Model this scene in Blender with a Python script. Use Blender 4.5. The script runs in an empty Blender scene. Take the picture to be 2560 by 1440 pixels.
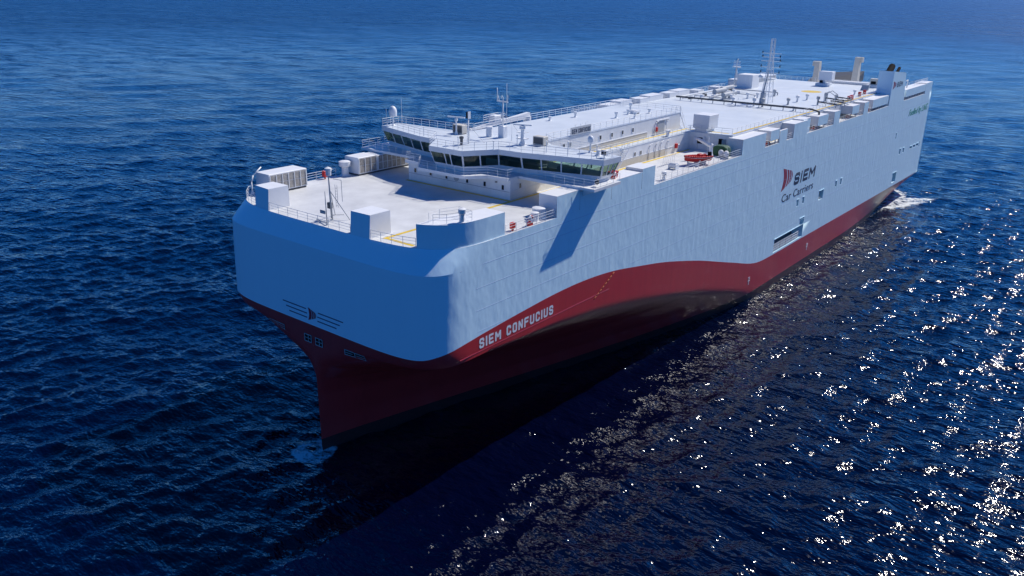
import bpy, bmesh, math, random
import numpy as np
from mathutils import Vector, Matrix

random.seed(7)
RNG = np.random.RandomState(11)
scene = bpy.context.scene
COL = scene.collection

# ------------------------------------------------------------------ camera
# ship frame: s metres aft of the stem, t metres to port, z above the water; world = (-s, t, z)
CAM_POS = (54.078, 73.724, 54.445)
cam_d = bpy.data.cameras.new('camera')
cam_d.sensor_width = 36.0
cam_d.lens = 2028.49 / 2560.0 * 36.0
cam_d.clip_start = 0.5
cam_d.clip_end = 60000.0
cam = bpy.data.objects.new('camera', cam_d)
COL.objects.link(cam)
_R = np.array([[0.6297321859450421, -0.2620742950916948, 0.731269059811141],
               [0.7767483319700036, 0.22451830982984422, -0.5884331375211352],
               [0.009970093615210791, -0.9385673084032606, -0.3449521775985225]])
_F = np.diag([-1.0, 1.0, 1.0])
_W = _F @ _R
_right, _down, _fwd = _W[:, 0], _W[:, 1], _W[:, 2]
_m = Matrix.Identity(4)
for i in range(3):
    _m[i][0] = _right[i]
    _m[i][1] = -_down[i]
    _m[i][2] = -_fwd[i]
    _m[i][3] = CAM_POS[i]
cam.matrix_world = _m
scene.camera = cam

# ------------------------------------------------------------------ sky and sun
_az, _el = math.radians(15.0), math.radians(47.0)   # sun stands aft, a little to port
SUN = Vector((-math.cos(_el) * math.cos(_az), math.cos(_el) * math.sin(_az), math.sin(_el)))
world = bpy.data.worlds.new('World')
scene.world = world
world.use_nodes = True
wn = world.node_tree.nodes
sky = wn.new('ShaderNodeTexSky')
sky.sky_type = 'NISHITA'
sky.sun_disc = False
sky.sun_elevation = math.asin(SUN.z)
sky.sun_rotation = math.atan2(SUN.x, SUN.y)
sky.altitude = 5000.0
sky.air_density = 1.0
sky.dust_density = 0.0
sky.ozone_density = 10.0
tint = wn.new('ShaderNodeHueSaturation')
tint.inputs['Saturation'].default_value = 1.19
tint.inputs['Hue'].default_value = 0.506
world.node_tree.links.new(sky.outputs[0], tint.inputs['Color'])
world.node_tree.links.new(tint.outputs[0], wn['Background'].inputs[0])
wn['Background'].inputs[1].default_value = 0.15

sun_d = bpy.data.lights.new('sun', 'SUN')
sun_d.energy = 4.8
sun_d.angle = math.radians(0.53)
sun_d.color = (1.0, 0.95, 0.87)
sun = bpy.data.objects.new('sun', sun_d)
sun.rotation_euler = SUN.to_track_quat('Z', 'Y').to_euler()
sun.location = (-120, 60, 160)
COL.objects.link(sun)

scene.view_settings.view_transform = 'Standard'
scene.view_settings.look = 'None'
scene.view_settings.exposure = 0.0
scene.view_settings.gamma = 1.0
scene.view_settings.use_curve_mapping = False
scene.render.engine = 'CYCLES'
scene.cycles.use_denoising = True
scene.cycles.sample_clamp_indirect = 4.0
scene.cycles.caustics_reflective = False
scene.cycles.caustics_refractive = False
scene.cycles.max_bounces = 6
scene.cycles.transparent_max_bounces = 12

# ------------------------------------------------------------------ materials
MATS = {}


def mat(name, color, rough=0.5, metallic=0.0, spec=0.5, noise=0.0, nscale=1.0, bump=0.0, bscale=4.0, stretch=(1, 1, 1), color2=None):
    if name in MATS:
        return MATS[name]
    m = bpy.data.materials.new(name)
    m.use_nodes = True
    nt = m.node_tree
    b = nt.nodes['Principled BSDF']
    b.inputs['Base Color'].default_value = (*color, 1)
    b.inputs['Roughness'].default_value = rough
    b.inputs['Metallic'].default_value = metallic
    b.inputs['Specular IOR Level'].default_value = spec
    if noise or bump:
        tc = nt.nodes.new('ShaderNodeTexCoord')
        mp = nt.nodes.new('ShaderNodeMapping')
        mp.inputs['Scale'].default_value = stretch
        nt.links.new(tc.outputs['Object'], mp.inputs[0])
    if noise:
        n = nt.nodes.new('ShaderNodeTexNoise')
        n.inputs['Scale'].default_value = nscale
        n.inputs['Detail'].default_value = 6
        n.inputs['Roughness'].default_value = 0.65
        nt.links.new(mp.outputs[0], n.inputs['Vector'])
        r = nt.nodes.new('ShaderNodeValToRGB')
        r.color_ramp.elements[0].position = 0.32
        r.color_ramp.elements[1].position = 0.68
        c2 = color2 if color2 else tuple(c * (1 - noise) for c in color)
        r.color_ramp.elements[0].color = (*c2, 1)
        r.color_ramp.elements[1].color = (*color, 1)
        nt.links.new(n.outputs['Fac'], r.inputs[0])
        nt.links.new(r.outputs[0], b.inputs['Base Color'])
    if bump:
        n2 = nt.nodes.new('ShaderNodeTexNoise')
        n2.inputs['Scale'].default_value = bscale
        n2.inputs['Detail'].default_value = 3
        nt.links.new(mp.outputs[0], n2.inputs['Vector'])
        bp = nt.nodes.new('ShaderNodeBump')
        bp.inputs['Strength'].default_value = 1.0
        bp.inputs['Distance'].default_value = bump
        nt.links.new(n2.outputs['Fac'], bp.inputs['Height'])
        nt.links.new(bp.outputs[0], b.inputs['Normal'])
    MATS[name] = m
    return m


def hull_material(name, color, dark, rough, spec, scuff=None, dent=0.02):
    """painted ship plate: welded plate dents between frames, streaks below"""
    m = bpy.data.materials.new(name)
    m.use_nodes = True
    nt = m.node_tree
    L = nt.links.new
    N = nt.nodes.new
    b = nt.nodes['Principled BSDF']
    b.inputs['Roughness'].default_value = rough
    b.inputs['Specular IOR Level'].default_value = spec
    tc = N('ShaderNodeTexCoord')

    def noise(scale, stretch, detail=4, rough_=0.6):
        mp = N('ShaderNodeMapping')
        mp.inputs['Scale'].default_value = stretch
        L(tc.outputs['Object'], mp.inputs[0])
        n = N('ShaderNodeTexNoise')
        n.inputs['Scale'].default_value = scale
        n.inputs['Detail'].default_value = detail
        n.inputs['Roughness'].default_value = rough_
        L(mp.outputs[0], n.inputs['Vector'])
        return n.outputs['Fac']

    def math_(op, a, c, clamp=False):
        n = N('ShaderNodeMath')
        n.operation = op
        n.use_clamp = clamp
        for i, v in enumerate((a, c)):
            if isinstance(v, (int, float)):
                n.inputs[i].default_value = v
            else:
                L(v, n.inputs[i])
        return n.outputs[0]

    streak = noise(0.9, (1.0, 1.0, 0.10), 5)
    fine = noise(3.0, (1.0, 1.0, 0.06), 3)
    broad = noise(0.08, (1, 1, 1), 3)
    mixf = math_('ADD', math_('MULTIPLY', streak, 0.5), math_('ADD', math_('MULTIPLY', fine, 0.3), math_('MULTIPLY', broad, 0.2)))
    r = N('ShaderNodeValToRGB')
    r.color_ramp.elements[0].position = 0.36
    r.color_ramp.elements[1].position = 0.64
    r.color_ramp.elements[0].color = (*dark, 1)
    r.color_ramp.elements[1].color = (*color, 1)
    L(mixf, r.inputs[0])
    out = r.outputs[0]
    if scuff:
        sc = noise(0.5, (0.5, 0.5, 1.0), 6, 0.7)
        rr = N('ShaderNodeValToRGB')
        rr.color_ramp.elements[0].position = 0.60
        rr.color_ramp.elements[1].position = 0.78
        rr.color_ramp.elements[0].color = (0, 0, 0, 1)
        rr.color_ramp.elements[1].color = (0.45, 0.45, 0.45, 1)
        L(sc, rr.inputs[0])
        mx = N('ShaderNodeMix')
        mx.data_type = 'RGBA'
        L(rr.outputs[0], mx.inputs[0])
        L(out, mx.inputs[6])
        mx.inputs[7].default_value = (*scuff, 1)
        out = mx.outputs[2]
    L(out, b.inputs['Base Color'])
    # dents: regular frames every 0.8 m broken up by noise, and slow buckling of the plate fields
    sep = N('ShaderNodeSeparateXYZ')
    L(tc.outputs['Object'], sep.inputs[0])
    wob = noise(0.25, (1, 1, 0.6), 2)
    ph = math_('ADD', math_('MULTIPLY', sep.outputs[0], 2 * math.pi / 1.6), math_('MULTIPLY', wob, 3.0))
    ribs = math_('SINE', ph, 0)
    brk = noise(0.55, (1.0, 1.0, 0.55), 3)
    ribs = math_('MULTIPLY', ribs, math_('SUBTRACT', math_('MULTIPLY', brk, 2.0), 0.55, True))
    buck = noise(0.55, (1.0, 1.0, 0.55), 2)
    h = math_('ADD', math_('MULTIPLY', ribs, 0.14), math_('MULTIPLY', buck, 1.9))
    bp = N('ShaderNodeBump')
    bp.inputs['Strength'].default_value = 1.0
    bp.inputs['Distance'].default_value = dent
    L(h, bp.inputs['Height'])
    L(bp.outputs[0], b.inputs['Normal'])
    MATS[name] = m
    return m


HULL = hull_material('hull_blue_paint', (0.66, 0.88, 0.96), (0.64, 0.86, 0.945), 0.42, 0.45, None, 0.036)
RED = hull_material('red_antifouling_paint', (0.53, 0.033, 0.034), (0.45, 0.026, 0.028), 0.29, 0.8, (0.52, 0.13, 0.12), 0.0015)
BOOT = mat('dark_boot_top', (0.055, 0.018, 0.02), 0.45, noise=0.4, nscale=1.2)
DECK = mat('white_deck_paint', (0.66, 0.67, 0.68), 0.55, noise=0.10, nscale=0.35, bump=0.012, bscale=0.8, color2=(0.535, 0.545, 0.555))
DECKUP = mat('pale_upper_deck_paint', (0.62, 0.665, 0.71), 0.5, noise=0.08, nscale=0.2, bump=0.012, bscale=0.6, color2=(0.53, 0.58, 0.63))
WHITE = mat('white_steel_paint', (0.77, 0.78, 0.79), 0.45, noise=0.06, nscale=0.7, bump=0.010, bscale=1.4)
WALL = mat('offwhite_wall_paint', (0.82, 0.82, 0.81), 0.5, noise=0.10, nscale=0.9, stretch=(1, 1, 0.25), bump=0.012, bscale=1.2)
CREAM = mat('cream_paint_and_wall_bounce', (0.62, 0.58, 0.50), 0.55, noise=0.12, nscale=1.3)  # cream paint, also used for reflected light on the lower walls
GREY = mat('grey_steel', (0.42, 0.44, 0.46), 0.5, noise=0.15, nscale=3)
DGREY = mat('dark_grey_steel', (0.09, 0.095, 0.10), 0.5, noise=0.2, nscale=3)
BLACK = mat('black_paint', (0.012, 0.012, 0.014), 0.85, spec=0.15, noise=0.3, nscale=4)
YELLOW = mat('yellow_line_paint', (0.72, 0.50, 0.045), 0.55, noise=0.18, nscale=1.6)
REDP = mat('signal_red_paint', (0.55, 0.022, 0.02), 0.45, noise=0.15, nscale=5)
GREEN = mat('dark_green_canvas', (0.02, 0.10, 0.045), 0.7, noise=0.3, nscale=3, bump=0.03, bscale=2)
GREENTXT = mat('green_lettering_paint', (0.02, 0.34, 0.18), 0.5, noise=0.1, nscale=2)
NAVY = mat('navy_lettering_paint', (0.016, 0.022, 0.06), 0.45, noise=0.15, nscale=2)
LOGO = mat('crimson_logo_paint', (0.36, 0.02, 0.05), 0.45, noise=0.12, nscale=2)
WTXT = mat('white_lettering_paint', (0.82, 0.82, 0.82), 0.45, noise=0.08, nscale=2)
LOUVRE = mat('weathered_louvre_mesh', (0.44, 0.41, 0.37), 0.7, noise=0.45, nscale=2.2, bump=0.02, bscale=9)
ORANGE = mat('orange_hull_paint', (0.62, 0.03, 0.025), 0.38, noise=0.12, nscale=3)
ROPE = mat('orange_rope', (0.42, 0.13, 0.05), 0.7, noise=0.2, nscale=8)
FLOOR = mat('bridge_floor_covering', (0.34, 0.40, 0.36), 0.6, noise=0.2, nscale=2)


def glass_material():
    m = bpy.data.materials.new('tinted_window_glass')
    m.use_nodes = True
    nt = m.node_tree
    nt.nodes.remove(nt.nodes['Principled BSDF'])
    out = nt.nodes['Material Output']
    tr = nt.nodes.new('ShaderNodeBsdfTransparent')
    tr.inputs[0].default_value = (0.62, 0.78, 0.70, 1)
    gl = nt.nodes.new('ShaderNodeBsdfGlossy')
    gl.inputs['Roughness'].default_value = 0.03
    gl.inputs['Color'].default_value = (0.85, 0.95, 0.9, 1)
    fr = nt.nodes.new('ShaderNodeFresnel')
    fr.inputs['IOR'].default_value = 1.5
    mx = nt.nodes.new('ShaderNodeMixShader')
    nt.links.new(fr.outputs[0], mx.inputs[0])
    nt.links.new(tr.outputs[0], mx.inputs[1])
    nt.links.new(gl.outputs[0], mx.inputs[2])
    nt.links.new(mx.outputs[0], out.inputs[0])
    return m


GLASS = glass_material()
DARKGLASS = mat('dark_window_glass', (0.012, 0.018, 0.022), 0.08, noise=0.3, nscale=1.0)


# ------------------------------------------------------------------ mesh helpers
def P(s, t, z):
    return (-s, t, z)


class MB:
    """collects shapes (ship coordinates) into one mesh object"""

    def __init__(self):
        self.v, self.f, self.mi = [], [], []

    def quad(self, pts, mi=0):
        n = len(self.v)
        self.v += [P(*p) for p in pts]
        self.f.append(tuple(range(n, n + len(pts))))
        self.mi.append(mi)
        return self

    def hexa(self, lo, hi, mi=None):
        """lo and hi: four points each (same order)"""
        n = len(self.v)
        self.v += [P(*p) for p in lo] + [P(*p) for p in hi]
        fs = [(0, 3, 2, 1), (4, 5, 6, 7), (0, 1, 5, 4), (1, 2, 6, 5), (2, 3, 7, 6), (3, 0, 4, 7)]
        for k, q in enumerate(fs):
            self.f.append(tuple(n + i for i in q))
            self.mi.append(0 if mi is None else mi[k])
        return self

    def box(self, s0, s1, t0, t1, z0, z1, mi=None):
        # face order: bottom, top, t0 side, s1 side, t1 side, s0 side
        return self.hexa([(s0, t0, z0), (s1, t0, z0), (s1, t1, z0), (s0, t1, z0)],
                         [(s0, t0, z1), (s1, t0, z1), (s1, t1, z1), (s0, t1, z1)], mi)

    def bbox(self, s0, s1, t0, t1, z0, z1, bev=0.05, mi=None):
        """box with chamfered top edge"""
        self.box(s0, s1, t0, t1, z0, z1 - bev, mi)
        b = bev
        return self.hexa([(s0, t0, z1 - b + .0005), (s1, t0, z1 - b + .0005), (s1, t1, z1 - b + .0005), (s0, t1, z1 - b + .0005)],
                         [(s0 + b, t0 + b, z1), (s1 - b, t0 + b, z1), (s1 - b, t1 - b, z1), (s0 + b, t1 - b, z1)])

    def prism(self, poly, z0, z1, top=0, side=0):
        n = len(self.v)
        k = len(poly)
        self.v += [P(s, t, z0) for s, t in poly] + [P(s, t, z1) for s, t in poly]
        self.f.append(tuple(n + i for i in reversed(range(k))))
        self.mi.append(side)
        self.f.append(tuple(n + k + i for i in range(k)))
        self.mi.append(top)
        for i in range(k):
            j = (i + 1) % k
            self.f.append((n + i, n + j, n + k + j, n + k + i))
            self.mi.append(side)
        return self

    def tube(self, a, b, r, r2=None, n=6, cap=True):
        r2 = r if r2 is None else r2
        A, B = Vector(P(*a)), Vector(P(*b))
        d = (B - A)
        if d.length < 1e-6:
            return self
        d.normalize()
        u = d.orthogonal().normalized()
        w = d.cross(u)
        k = len(self.v)
        for c, rr in ((A, r), (B, r2)):
            for i in range(n):
                an = 2 * math.pi * i / n
                self.v.append(tuple(c + u * math.cos(an) * rr + w * math.sin(an) * rr))
        for i in range(n):
            j = (i + 1) % n
            self.f.append((k + i, k + j, k + n + j, k + n + i))
            self.mi.append(0)
        if cap:
            self.f.append(tuple(k + i for i in reversed(range(n))))
            self.f.append(tuple(k + n + i for i in range(n)))
            self.mi += [0, 0]
        return self

    def path(self, pts, r, n=6):
        for a, b in zip(pts[:-1], pts[1:]):
            self.tube(a, b, r, n=n)
        return self

    def lathe(self, s, t, prof, n=16):
        """prof: (radius, z) from bottom to top, about a vertical axis"""
        k = len(self.v)
        for r, z in prof:
            for i in range(n):
                an = 2 * math.pi * i / n
                self.v.append(P(s + r * math.cos(an), t + r * math.sin(an), z))
        for q in range(len(prof) - 1):
            for i in range(n):
                j = (i + 1) % n
                self.f.append((k + q * n + i, k + q * n + j, k + (q + 1) * n + j, k + (q + 1) * n + i))
                self.mi.append(0)
        self.f.append(tuple(k + i for i in reversed(range(n))))
        self.f.append(tuple(k + (len(prof) - 1) * n + i for i in range(n)))
        self.mi += [0, 0]
        return self

    def grid(self, rows, mi=0):
        k = len(self.v)
        w = len(rows[0])
        for r in rows:
            self.v += [P(*p) for p in r]
        for i in range(len(rows) - 1):
            for j in range(w - 1):
                self.f.append((k + i * w + j, k + i * w + j + 1, k + (i + 1) * w + j + 1, k + (i + 1) * w + j))
                self.mi.append(mi)
        return self

    def build(self, name, mats, parent=None, smooth=False, fix=True, angle=None, merge=False):
        me = bpy.data.meshes.new(name)
        me.from_pydata(self.v, [], self.f)
        me.polygons.foreach_set('material_index', self.mi)
        mats = mats if isinstance(mats, (list, tuple)) else [mats]
        for m in mats:
            me.materials.append(m)
        if fix or merge:
            bm = bmesh.new()
            bm.from_mesh(me)
            if merge:
                bmesh.ops.remove_doubles(bm, verts=bm.verts, dist=1e-4)
                bmesh.ops.dissolve_degenerate(bm, dist=1e-5, edges=bm.edges)
            bmesh.ops.recalc_face_normals(bm, faces=bm.faces)
            bm.to_mesh(me)
            bm.free()
        if smooth:
            me.polygons.foreach_set('use_smooth', [True] * len(me.polygons))
            if angle is not None:
                me.set_sharp_from_angle(angle=math.radians(angle))
        me.update()
        return link(name, me, parent)


def link(name, me, parent=None, loc=None):
    o = bpy.data.objects.new(name, me)
    COL.objects.link(o)
    if parent is not None:
        o.parent = parent
    if loc is not None:
        o.location = P(*loc)
    return o


def tag(o, label, category, group=None, kind=None):
    o['label'] = label
    o['category'] = category
    if group:
        o['group'] = group
    if kind:
        o['kind'] = kind
    return o


def railing(name, pts, parent, h=1.05, bars=(0.38, 0.72, 1.05), step=1.6, r=0.028, mat_=None):
    """stanchions and rails along a path of (s, t, z)"""
    mb = MB()
    for a, b in zip(pts[:-1], pts[1:]):
        a, b = np.array(a, float), np.array(b, float)
        L = np.linalg.norm(b - a)
        n = max(1, int(round(L / step)))
        for i in range(n + 1):
            p = a + (b - a) * i / n
            if i == n and b is not None and not np.allclose(b, pts[-1]):
                continue
            mb.tube(tuple(p), (p[0], p[1], p[2] + h), r, n=5, cap=False)
        for k in bars:
            mb.tube((a[0], a[1], a[2] + k), (b[0], b[1], b[2] + k), r * (1.1 if k == h else 0.75), n=5, cap=False)
    return mb.build(name, mat_ or WHITE, parent, smooth=True, fix=False)


def text_mesh(body, width, height, shear=0.0, offset=0.0, depth=0.02, spacing=1.0):
    cu = bpy.data.curves.new('lettering', 'FONT')
    cu.body = body
    cu.shear = shear
    cu.offset = offset
    cu.extrude = depth
    cu.space_character = spacing
    cu.resolution_u = 3
    o = bpy.data.objects.new('lettering_tmp', cu)
    COL.objects.link(o)
    dg = bpy.context.evaluated_depsgraph_get()
    me = bpy.data.meshes.new_from_object(o.evaluated_get(dg))
    bpy.data.objects.remove(o)
    bpy.data.curves.remove(cu)
    co = np.array([v.co[:] for v in me.vertices])
    mn, mx = co.min(0), co.max(0)
    co[:, 0] = (co[:, 0] - mn[0]) / (mx[0] - mn[0]) * width
    co[:, 1] = (co[:, 1] - mn[1]) / (mx[1] - mn[1]) * height
    me.vertices.foreach_set('co', co.ravel())
    me.update()
    return me


def place_side_text(name, me, s, t, z, mat_, parent):
    """lettering on a port-facing wall, lower left corner at (s, t, z)"""
    co = np.array([v.co[:] for v in me.vertices])
    w = np.stack([-(s + co[:, 0]), t + co[:, 2], z + co[:, 1]], 1)
    me.vertices.foreach_set('co', w.ravel())
    me.materials.clear()
    me.materials.append(mat_)
    me.update()
    return link(name, me, parent)


_GLYPH = {
    'S': [[(1, .80), (1, .88), (.85, 1), (.15, 1), (0, .86), (0, .66), (.15, .53), (.85, .47), (1, .34), (1, .14), (.85, 0), (.15, 0), (0, .12), (0, .2)]],
    'I': [[(.5, 0), (.5, 1)]],
    'E': [[(1, 1), (0, 1), (0, 0), (1, 0)], [(0, .5), (.86, .5)]],
    'M': [[(0, 0), (0, 1), (.5, .34), (1, 1), (1, 0)]],
    'C': [[(1, .78), (1, .86), (.85, 1), (.15, 1), (0, .86), (0, .14), (.15, 0), (.85, 0), (1, .14), (1, .22)]],
    'O': [[(.5, 0), (.85, 0), (1, .14), (1, .86), (.85, 1), (.15, 1), (0, .86), (0, .14), (.15, 0), (.5, 0)]],
    'N': [[(0, 0), (0, 1), (1, 0), (1, 1)]],
    'F': [[(0, 0), (0, 1), (1, 1)], [(0, .52), (.86, .52)]],
    'U': [[(0, 1), (0, .14), (.15, 0), (.85, 0), (1, .14), (1, 1)]]}


def block_text(word, s, t, z, width, height, stroke, mat_, parent, shear=0.0, gap=.32, name='lettering'):
    """squared block capitals on a port-facing wall, one part per letter"""
    units = [(.30 if c == 'I' else (.55 if c == ' ' else (1.25 if c == 'M' else 1.0))) for c in word]
    total = sum(units) + gap * (len(word) - 1)
    k = width / total
    x0 = 0.0
    for c, w in zip(word, units):
        if c != ' ':
            mb_ = MB()
            lw = max(0.0, w * k - stroke)
            lift = 0.0
            for line in _GLYPH[c]:
                pts = [((x0 * k + stroke / 2 + (.5 * lw if c == 'I' else px * lw)), stroke / 2 + py * (height - stroke)) for px, py in line]
                for i, ((ax, ay), (bx, by)) in enumerate(zip(pts[:-1], pts[1:])):
                    d = math.hypot(bx - ax, by - ay)
                    ux, uy = (bx - ax) / d, (by - ay) / d
                    ex = stroke / 2 * .98
                    e0 = ex if i == 0 else ex * .42
                    e1 = ex if i == len(pts) - 2 else ex * .42
                    h_ = stroke / 2
                    lift += .0012
                    q = []
                    for e, sd in ((-e0, -1), (d + e1, -1), (d + e1, 1), (-e0, 1)):
                        X_, Y_ = ax + ux * e - uy * sd * h_, ay + uy * e + ux * sd * h_
                        q.append((s + X_ + shear * Y_, t + lift, z + Y_))
                    mb_.quad(q)
            mb_.build(name, mat_, parent, fix=False)
        x0 += w + gap


# ------------------------------------------------------------------ hull form
D, DT, Z2, Z3 = 28.95, 31.55, 31.86, 34.80
ZK, ZF = 26.6, 15.9
HB = 19.0
STERN = 200.0

#        z,    s0,   L,    p,    q
_LV = np.array([
    [-4.0, 0.8, 92.0, 1.35, 0.82],
    [0.0, 0.0, 90.0, 1.35, 0.85],
    [4.0, 0.0, 78.0, 1.35, 0.92],
    [8.0, 0.0, 64.0, 1.45, 1.05],
    [10.0, 0.0, 56.0, 1.60, 1.22],
    [12.0, 0.0, 48.0, 1.90, 1.70],
    [13.0, 0.0, 44.0, 2.10, 2.30],
    [14.0, 0.02, 39.0, 2.40, 3.30],
    [15.0, 0.04, 31.0, 3.00, 4.30],
    [15.6, 0.05, 19.0, 3.80, 4.80],
    [15.9, 0.05, 10.0, 4.60, 5.00],
    [17.0, 0.05, 9.5, 6.0, 6.0],
    [22.0, 0.25, 10.0, 6.2, 6.2],
    [26.6, 0.50, 10.5, 6.4, 6.4],
    [28.95, 1.75, 11.0, 4.4, 4.4]])


def _lv(z):
    return [np.interp(z, _LV[:, 0], _LV[:, k]) for k in range(1, 5)]


def smoothstep(a, b, x):
    x = np.clip((x - a) / (b - a), 0, 1)
    return x * x * (3 - 2 * x)


def breadth(s, z):
    """half breadth at s, z"""
    s0, L, p, q = _lv(z)
    x = np.clip((s - s0) / L, 0, 1)
    y = (1 - (1 - x) ** p) ** (1 / q)
    b = HB * y
    cut = np.clip((np.asarray(s) - 138) / 62.0, 0, 1) ** 1.4 * np.clip(1 - np.asarray(z) / 6.3, 0, 2) * 5.5
    return b - cut


def nose(t, z):
    """s of the bow front at a given t, z"""
    s0, L, p, q = _lv(z)
    y = np.clip(np.abs(t) / HB, 0, 1)
    return s0 + L * (1 - (1 - y ** q) ** (1 / p))


_ZB = np.array([[0, 17.0], [0.9, 17.1], [2.2, 17.5], [4.3, 17.85], [7.9, 18.25], [12.2, 18.6], [16.6, 18.9], [22, 19.2], [28, 19.25],
                [35.5, 18.75], [43, 17.6], [50, 16.4], [56.4, 15.0], [63, 13.4], [70.5, 11.3], [77, 9.5], [81, 8.35], [84, 7.6], [87, 7.08], [90, 6.87], [94, 6.8], [110, 6.75], [150, 6.5], [200, 6.3]])


def zb(s):
    x = np.clip(s, 0, 200)
    i = np.clip(np.searchsorted(_ZB[:, 0], x) - 1, 0, len(_ZB) - 2)
    X, Y = _ZB[:, 0], _ZB[:, 1]
    m = np.gradient(Y, X)
    h = X[i + 1] - X[i]
    u = (x - X[i]) / h
    return ((2 * u ** 3 - 3 * u ** 2 + 1) * Y[i] + (u ** 3 - 2 * u ** 2 + u) * h * m[i] + (-2 * u ** 3 + 3 * u ** 2) * Y[i + 1] + (u ** 3 - u ** 2) * h * m[i + 1])


def s_samples(s_end):
    """distances aft of the bow front, dense round the blunt corner"""
    out = [6.0 * (k / 60) ** 4 for k in range(61)]
    d = 0.45
    while out[-1] < s_end - 1.0:
        out.append(out[-1] + d)
        d = min(d * 1.02, 1.4)
    if s_end - out[-1] < .5:
        out.pop()
    return np.array(out + [s_end])


def zb_at(r, s_end):
    """height of the paint line at sample r"""
    z = 17.0
    for _ in range(30):
        s0 = _lv(z)[0]
        z = .5 * z + .5 * float(zb(s0 + r * (1 - s0 / s_end)))
    return z


def shell(zs, s_end, lower):
    rs = s_samples(s_end)
    zbu = np.array([zb_at(r, s_end) for r in rs])
    rows = []
    for z in zs:
        zz = np.minimum(zbu, z) if lower else np.maximum(zbu, z)
        port = []
        for r, q in zip(rs, zz):
            s0 = _lv(q)[0]
            s = float(s0 + r * (1 - s0 / s_end))
            port.append((s, float(breadth(s, q)), float(q)))
        star = [(s, -t, z_) for s, t, z_ in port]
        rows.append(list(reversed(star))[:-1] + port)
    return rows


# ------------------------------------------------------------------ the ship
ship = bpy.data.objects.new('car_carrier_ship', None)
COL.objects.link(ship)
ship.empty_display_size = 20
tag(ship, 'long pale blue and white car carrier ship with dark red lower hull and twin-winged bridge', 'ship')

lower_z = [-4, -2, -0.6, 0.6, 1.6, 2.2, 3.0] + [3.5 + .5 * k for k in range(10)] + [8.5 + .25 * k for k in range(29)] + [15.65, ZF, 16.15, 16.5, 17.2, 18.0, 18.8, 19.6, 21]
mb = MB()
mb.grid(shell(lower_z, STERN, True))
# paint the boot top (just above the water) dark
for i, f in enumerate(mb.f):
    zc = sum(mb.v[k][2] for k in f) / 4
    if zc < 1.3:
        mb.mi[i] = 1
# transom below
tz = [-4, -2, 0, 2, 4, 6.3]
mb.grid([[(STERN, -float(breadth(STERN, z)), z), (STERN, float(breadth(STERN, z)), z)] for z in tz])
hull_low = mb.build('lower_hull', [RED, BOOT], ship, smooth=True, angle=35, merge=True)
hull_low['label'] = 'dark red painted lower hull with flared bow'

upper_z = [4, 7.5, 9.5, 11.5, 13.5, ZF, 17.2, 18.0, 18.8, 19.6, 21, 23, 25, ZK, 27.6, D]
mb = MB()
mb.grid(shell(upper_z, 92.0, False))
# flat topside from s = 92 aft, with the recessed doors and ports of the port side
HOLES = [  # s0, s1, z0, z1, depth
    (94.3, 109.5, 7.15, 9.75, 2.2), (107.0, 109.5, 9.751, 11.3, 2.2),
    (103.9, 104.8, 14.5, 15.8, .5), (107.0, 107.9, 14.5, 15.8, .5), (126.6, 127.5, 14.5, 15.8, .5), (129.8, 130.7, 14.5, 15.8, .5),
    (116.6, 119.3, 13.35, 15.3, 1.6), (173.8, 177.2, 7.3, 9.9, 1.6), (170.2, 170.7, 19.5, 20.9, .5),
    (176.3, 177.6, 14.6, 16.0, .5), (179.8, 181.0, 14.6, 15.8, .5), (186.9, 189.1, 14.55, 15.25, .5), (190.4, 192.4, 14.5, 15.2, .5), (193.6, 195.6, 14.45, 15.15, .5), (196.4, 196.9, 14.0, 15.4, .5)]


def flat_side(mb, side, holes):
    ss = sorted(set([92.0, STERN] + list(np.arange(96, 200, 6.0)) + [h for q in holes for h in q[:2]]))
    zs = sorted(set([10.5, 14, 18, 22, ZK, D] + [h for q in holes for h in q[2:4]]))
    t = HB * side

    def vz(s, k):
        return float(zb(s)) if k < 0 else zs[k]
    for i in range(len(ss) - 1):
        for k in range(-1, len(zs) - 1):
            a, b = ss[i], ss[i + 1]
            c, d = (0.5 * (a + b), 0.5 * (vz(a, k) + zs[k + 1]))
            if any(q[0] < c < q[1] and q[2] < d < q[3] for q in holes):
                continue
            mb.quad([(a, t, vz(a, k)), (b, t, vz(b, k)), (b, t, zs[k + 1]), (a, t, zs[k + 1])])
    for n_, (a, b, z0, z1, dp) in enumerate(holes):
        i = t - dp * side
        mb.quad([(a, i, z0), (b, i, z0), (b, i, z1), (a, i, z1)], 1 if dp < 1 else 2)
        mb.quad([(a, t, z0), (a, i, z0), (a, i, z1), (a, t, z1)], 0)
        mb.quad([(b, t, z0), (b, i, z0), (b, i, z1), (b, t, z1)], 0)
        mb.quad([(a, t, z0), (b, t, z0), (b, i, z0), (a, i, z0)], 0)
        if n_ != 0:
            mb.quad([(a, t, z1), (b, t, z1), (b, i, z1), (a, i, z1)], 0)
        else:
            mb.quad([(a, t, z1), (107.0, t, z1), (107.0, i, z1), (a, i, z1)], 0)


flat_side(mb, 1, HOLES)
flat_side(mb, -1, [])
mb.quad([(STERN, -HB, 6.3), (STERN, HB, 6.3), (STERN, HB, D), (STERN, -HB, D)])
hull_up = mb.build('topsides', [HULL, DARKGLASS, DGREY], ship, smooth=True, angle=14, merge=True)
hull_up['label'] = 'pale blue upper hull side with recessed doors'


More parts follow.
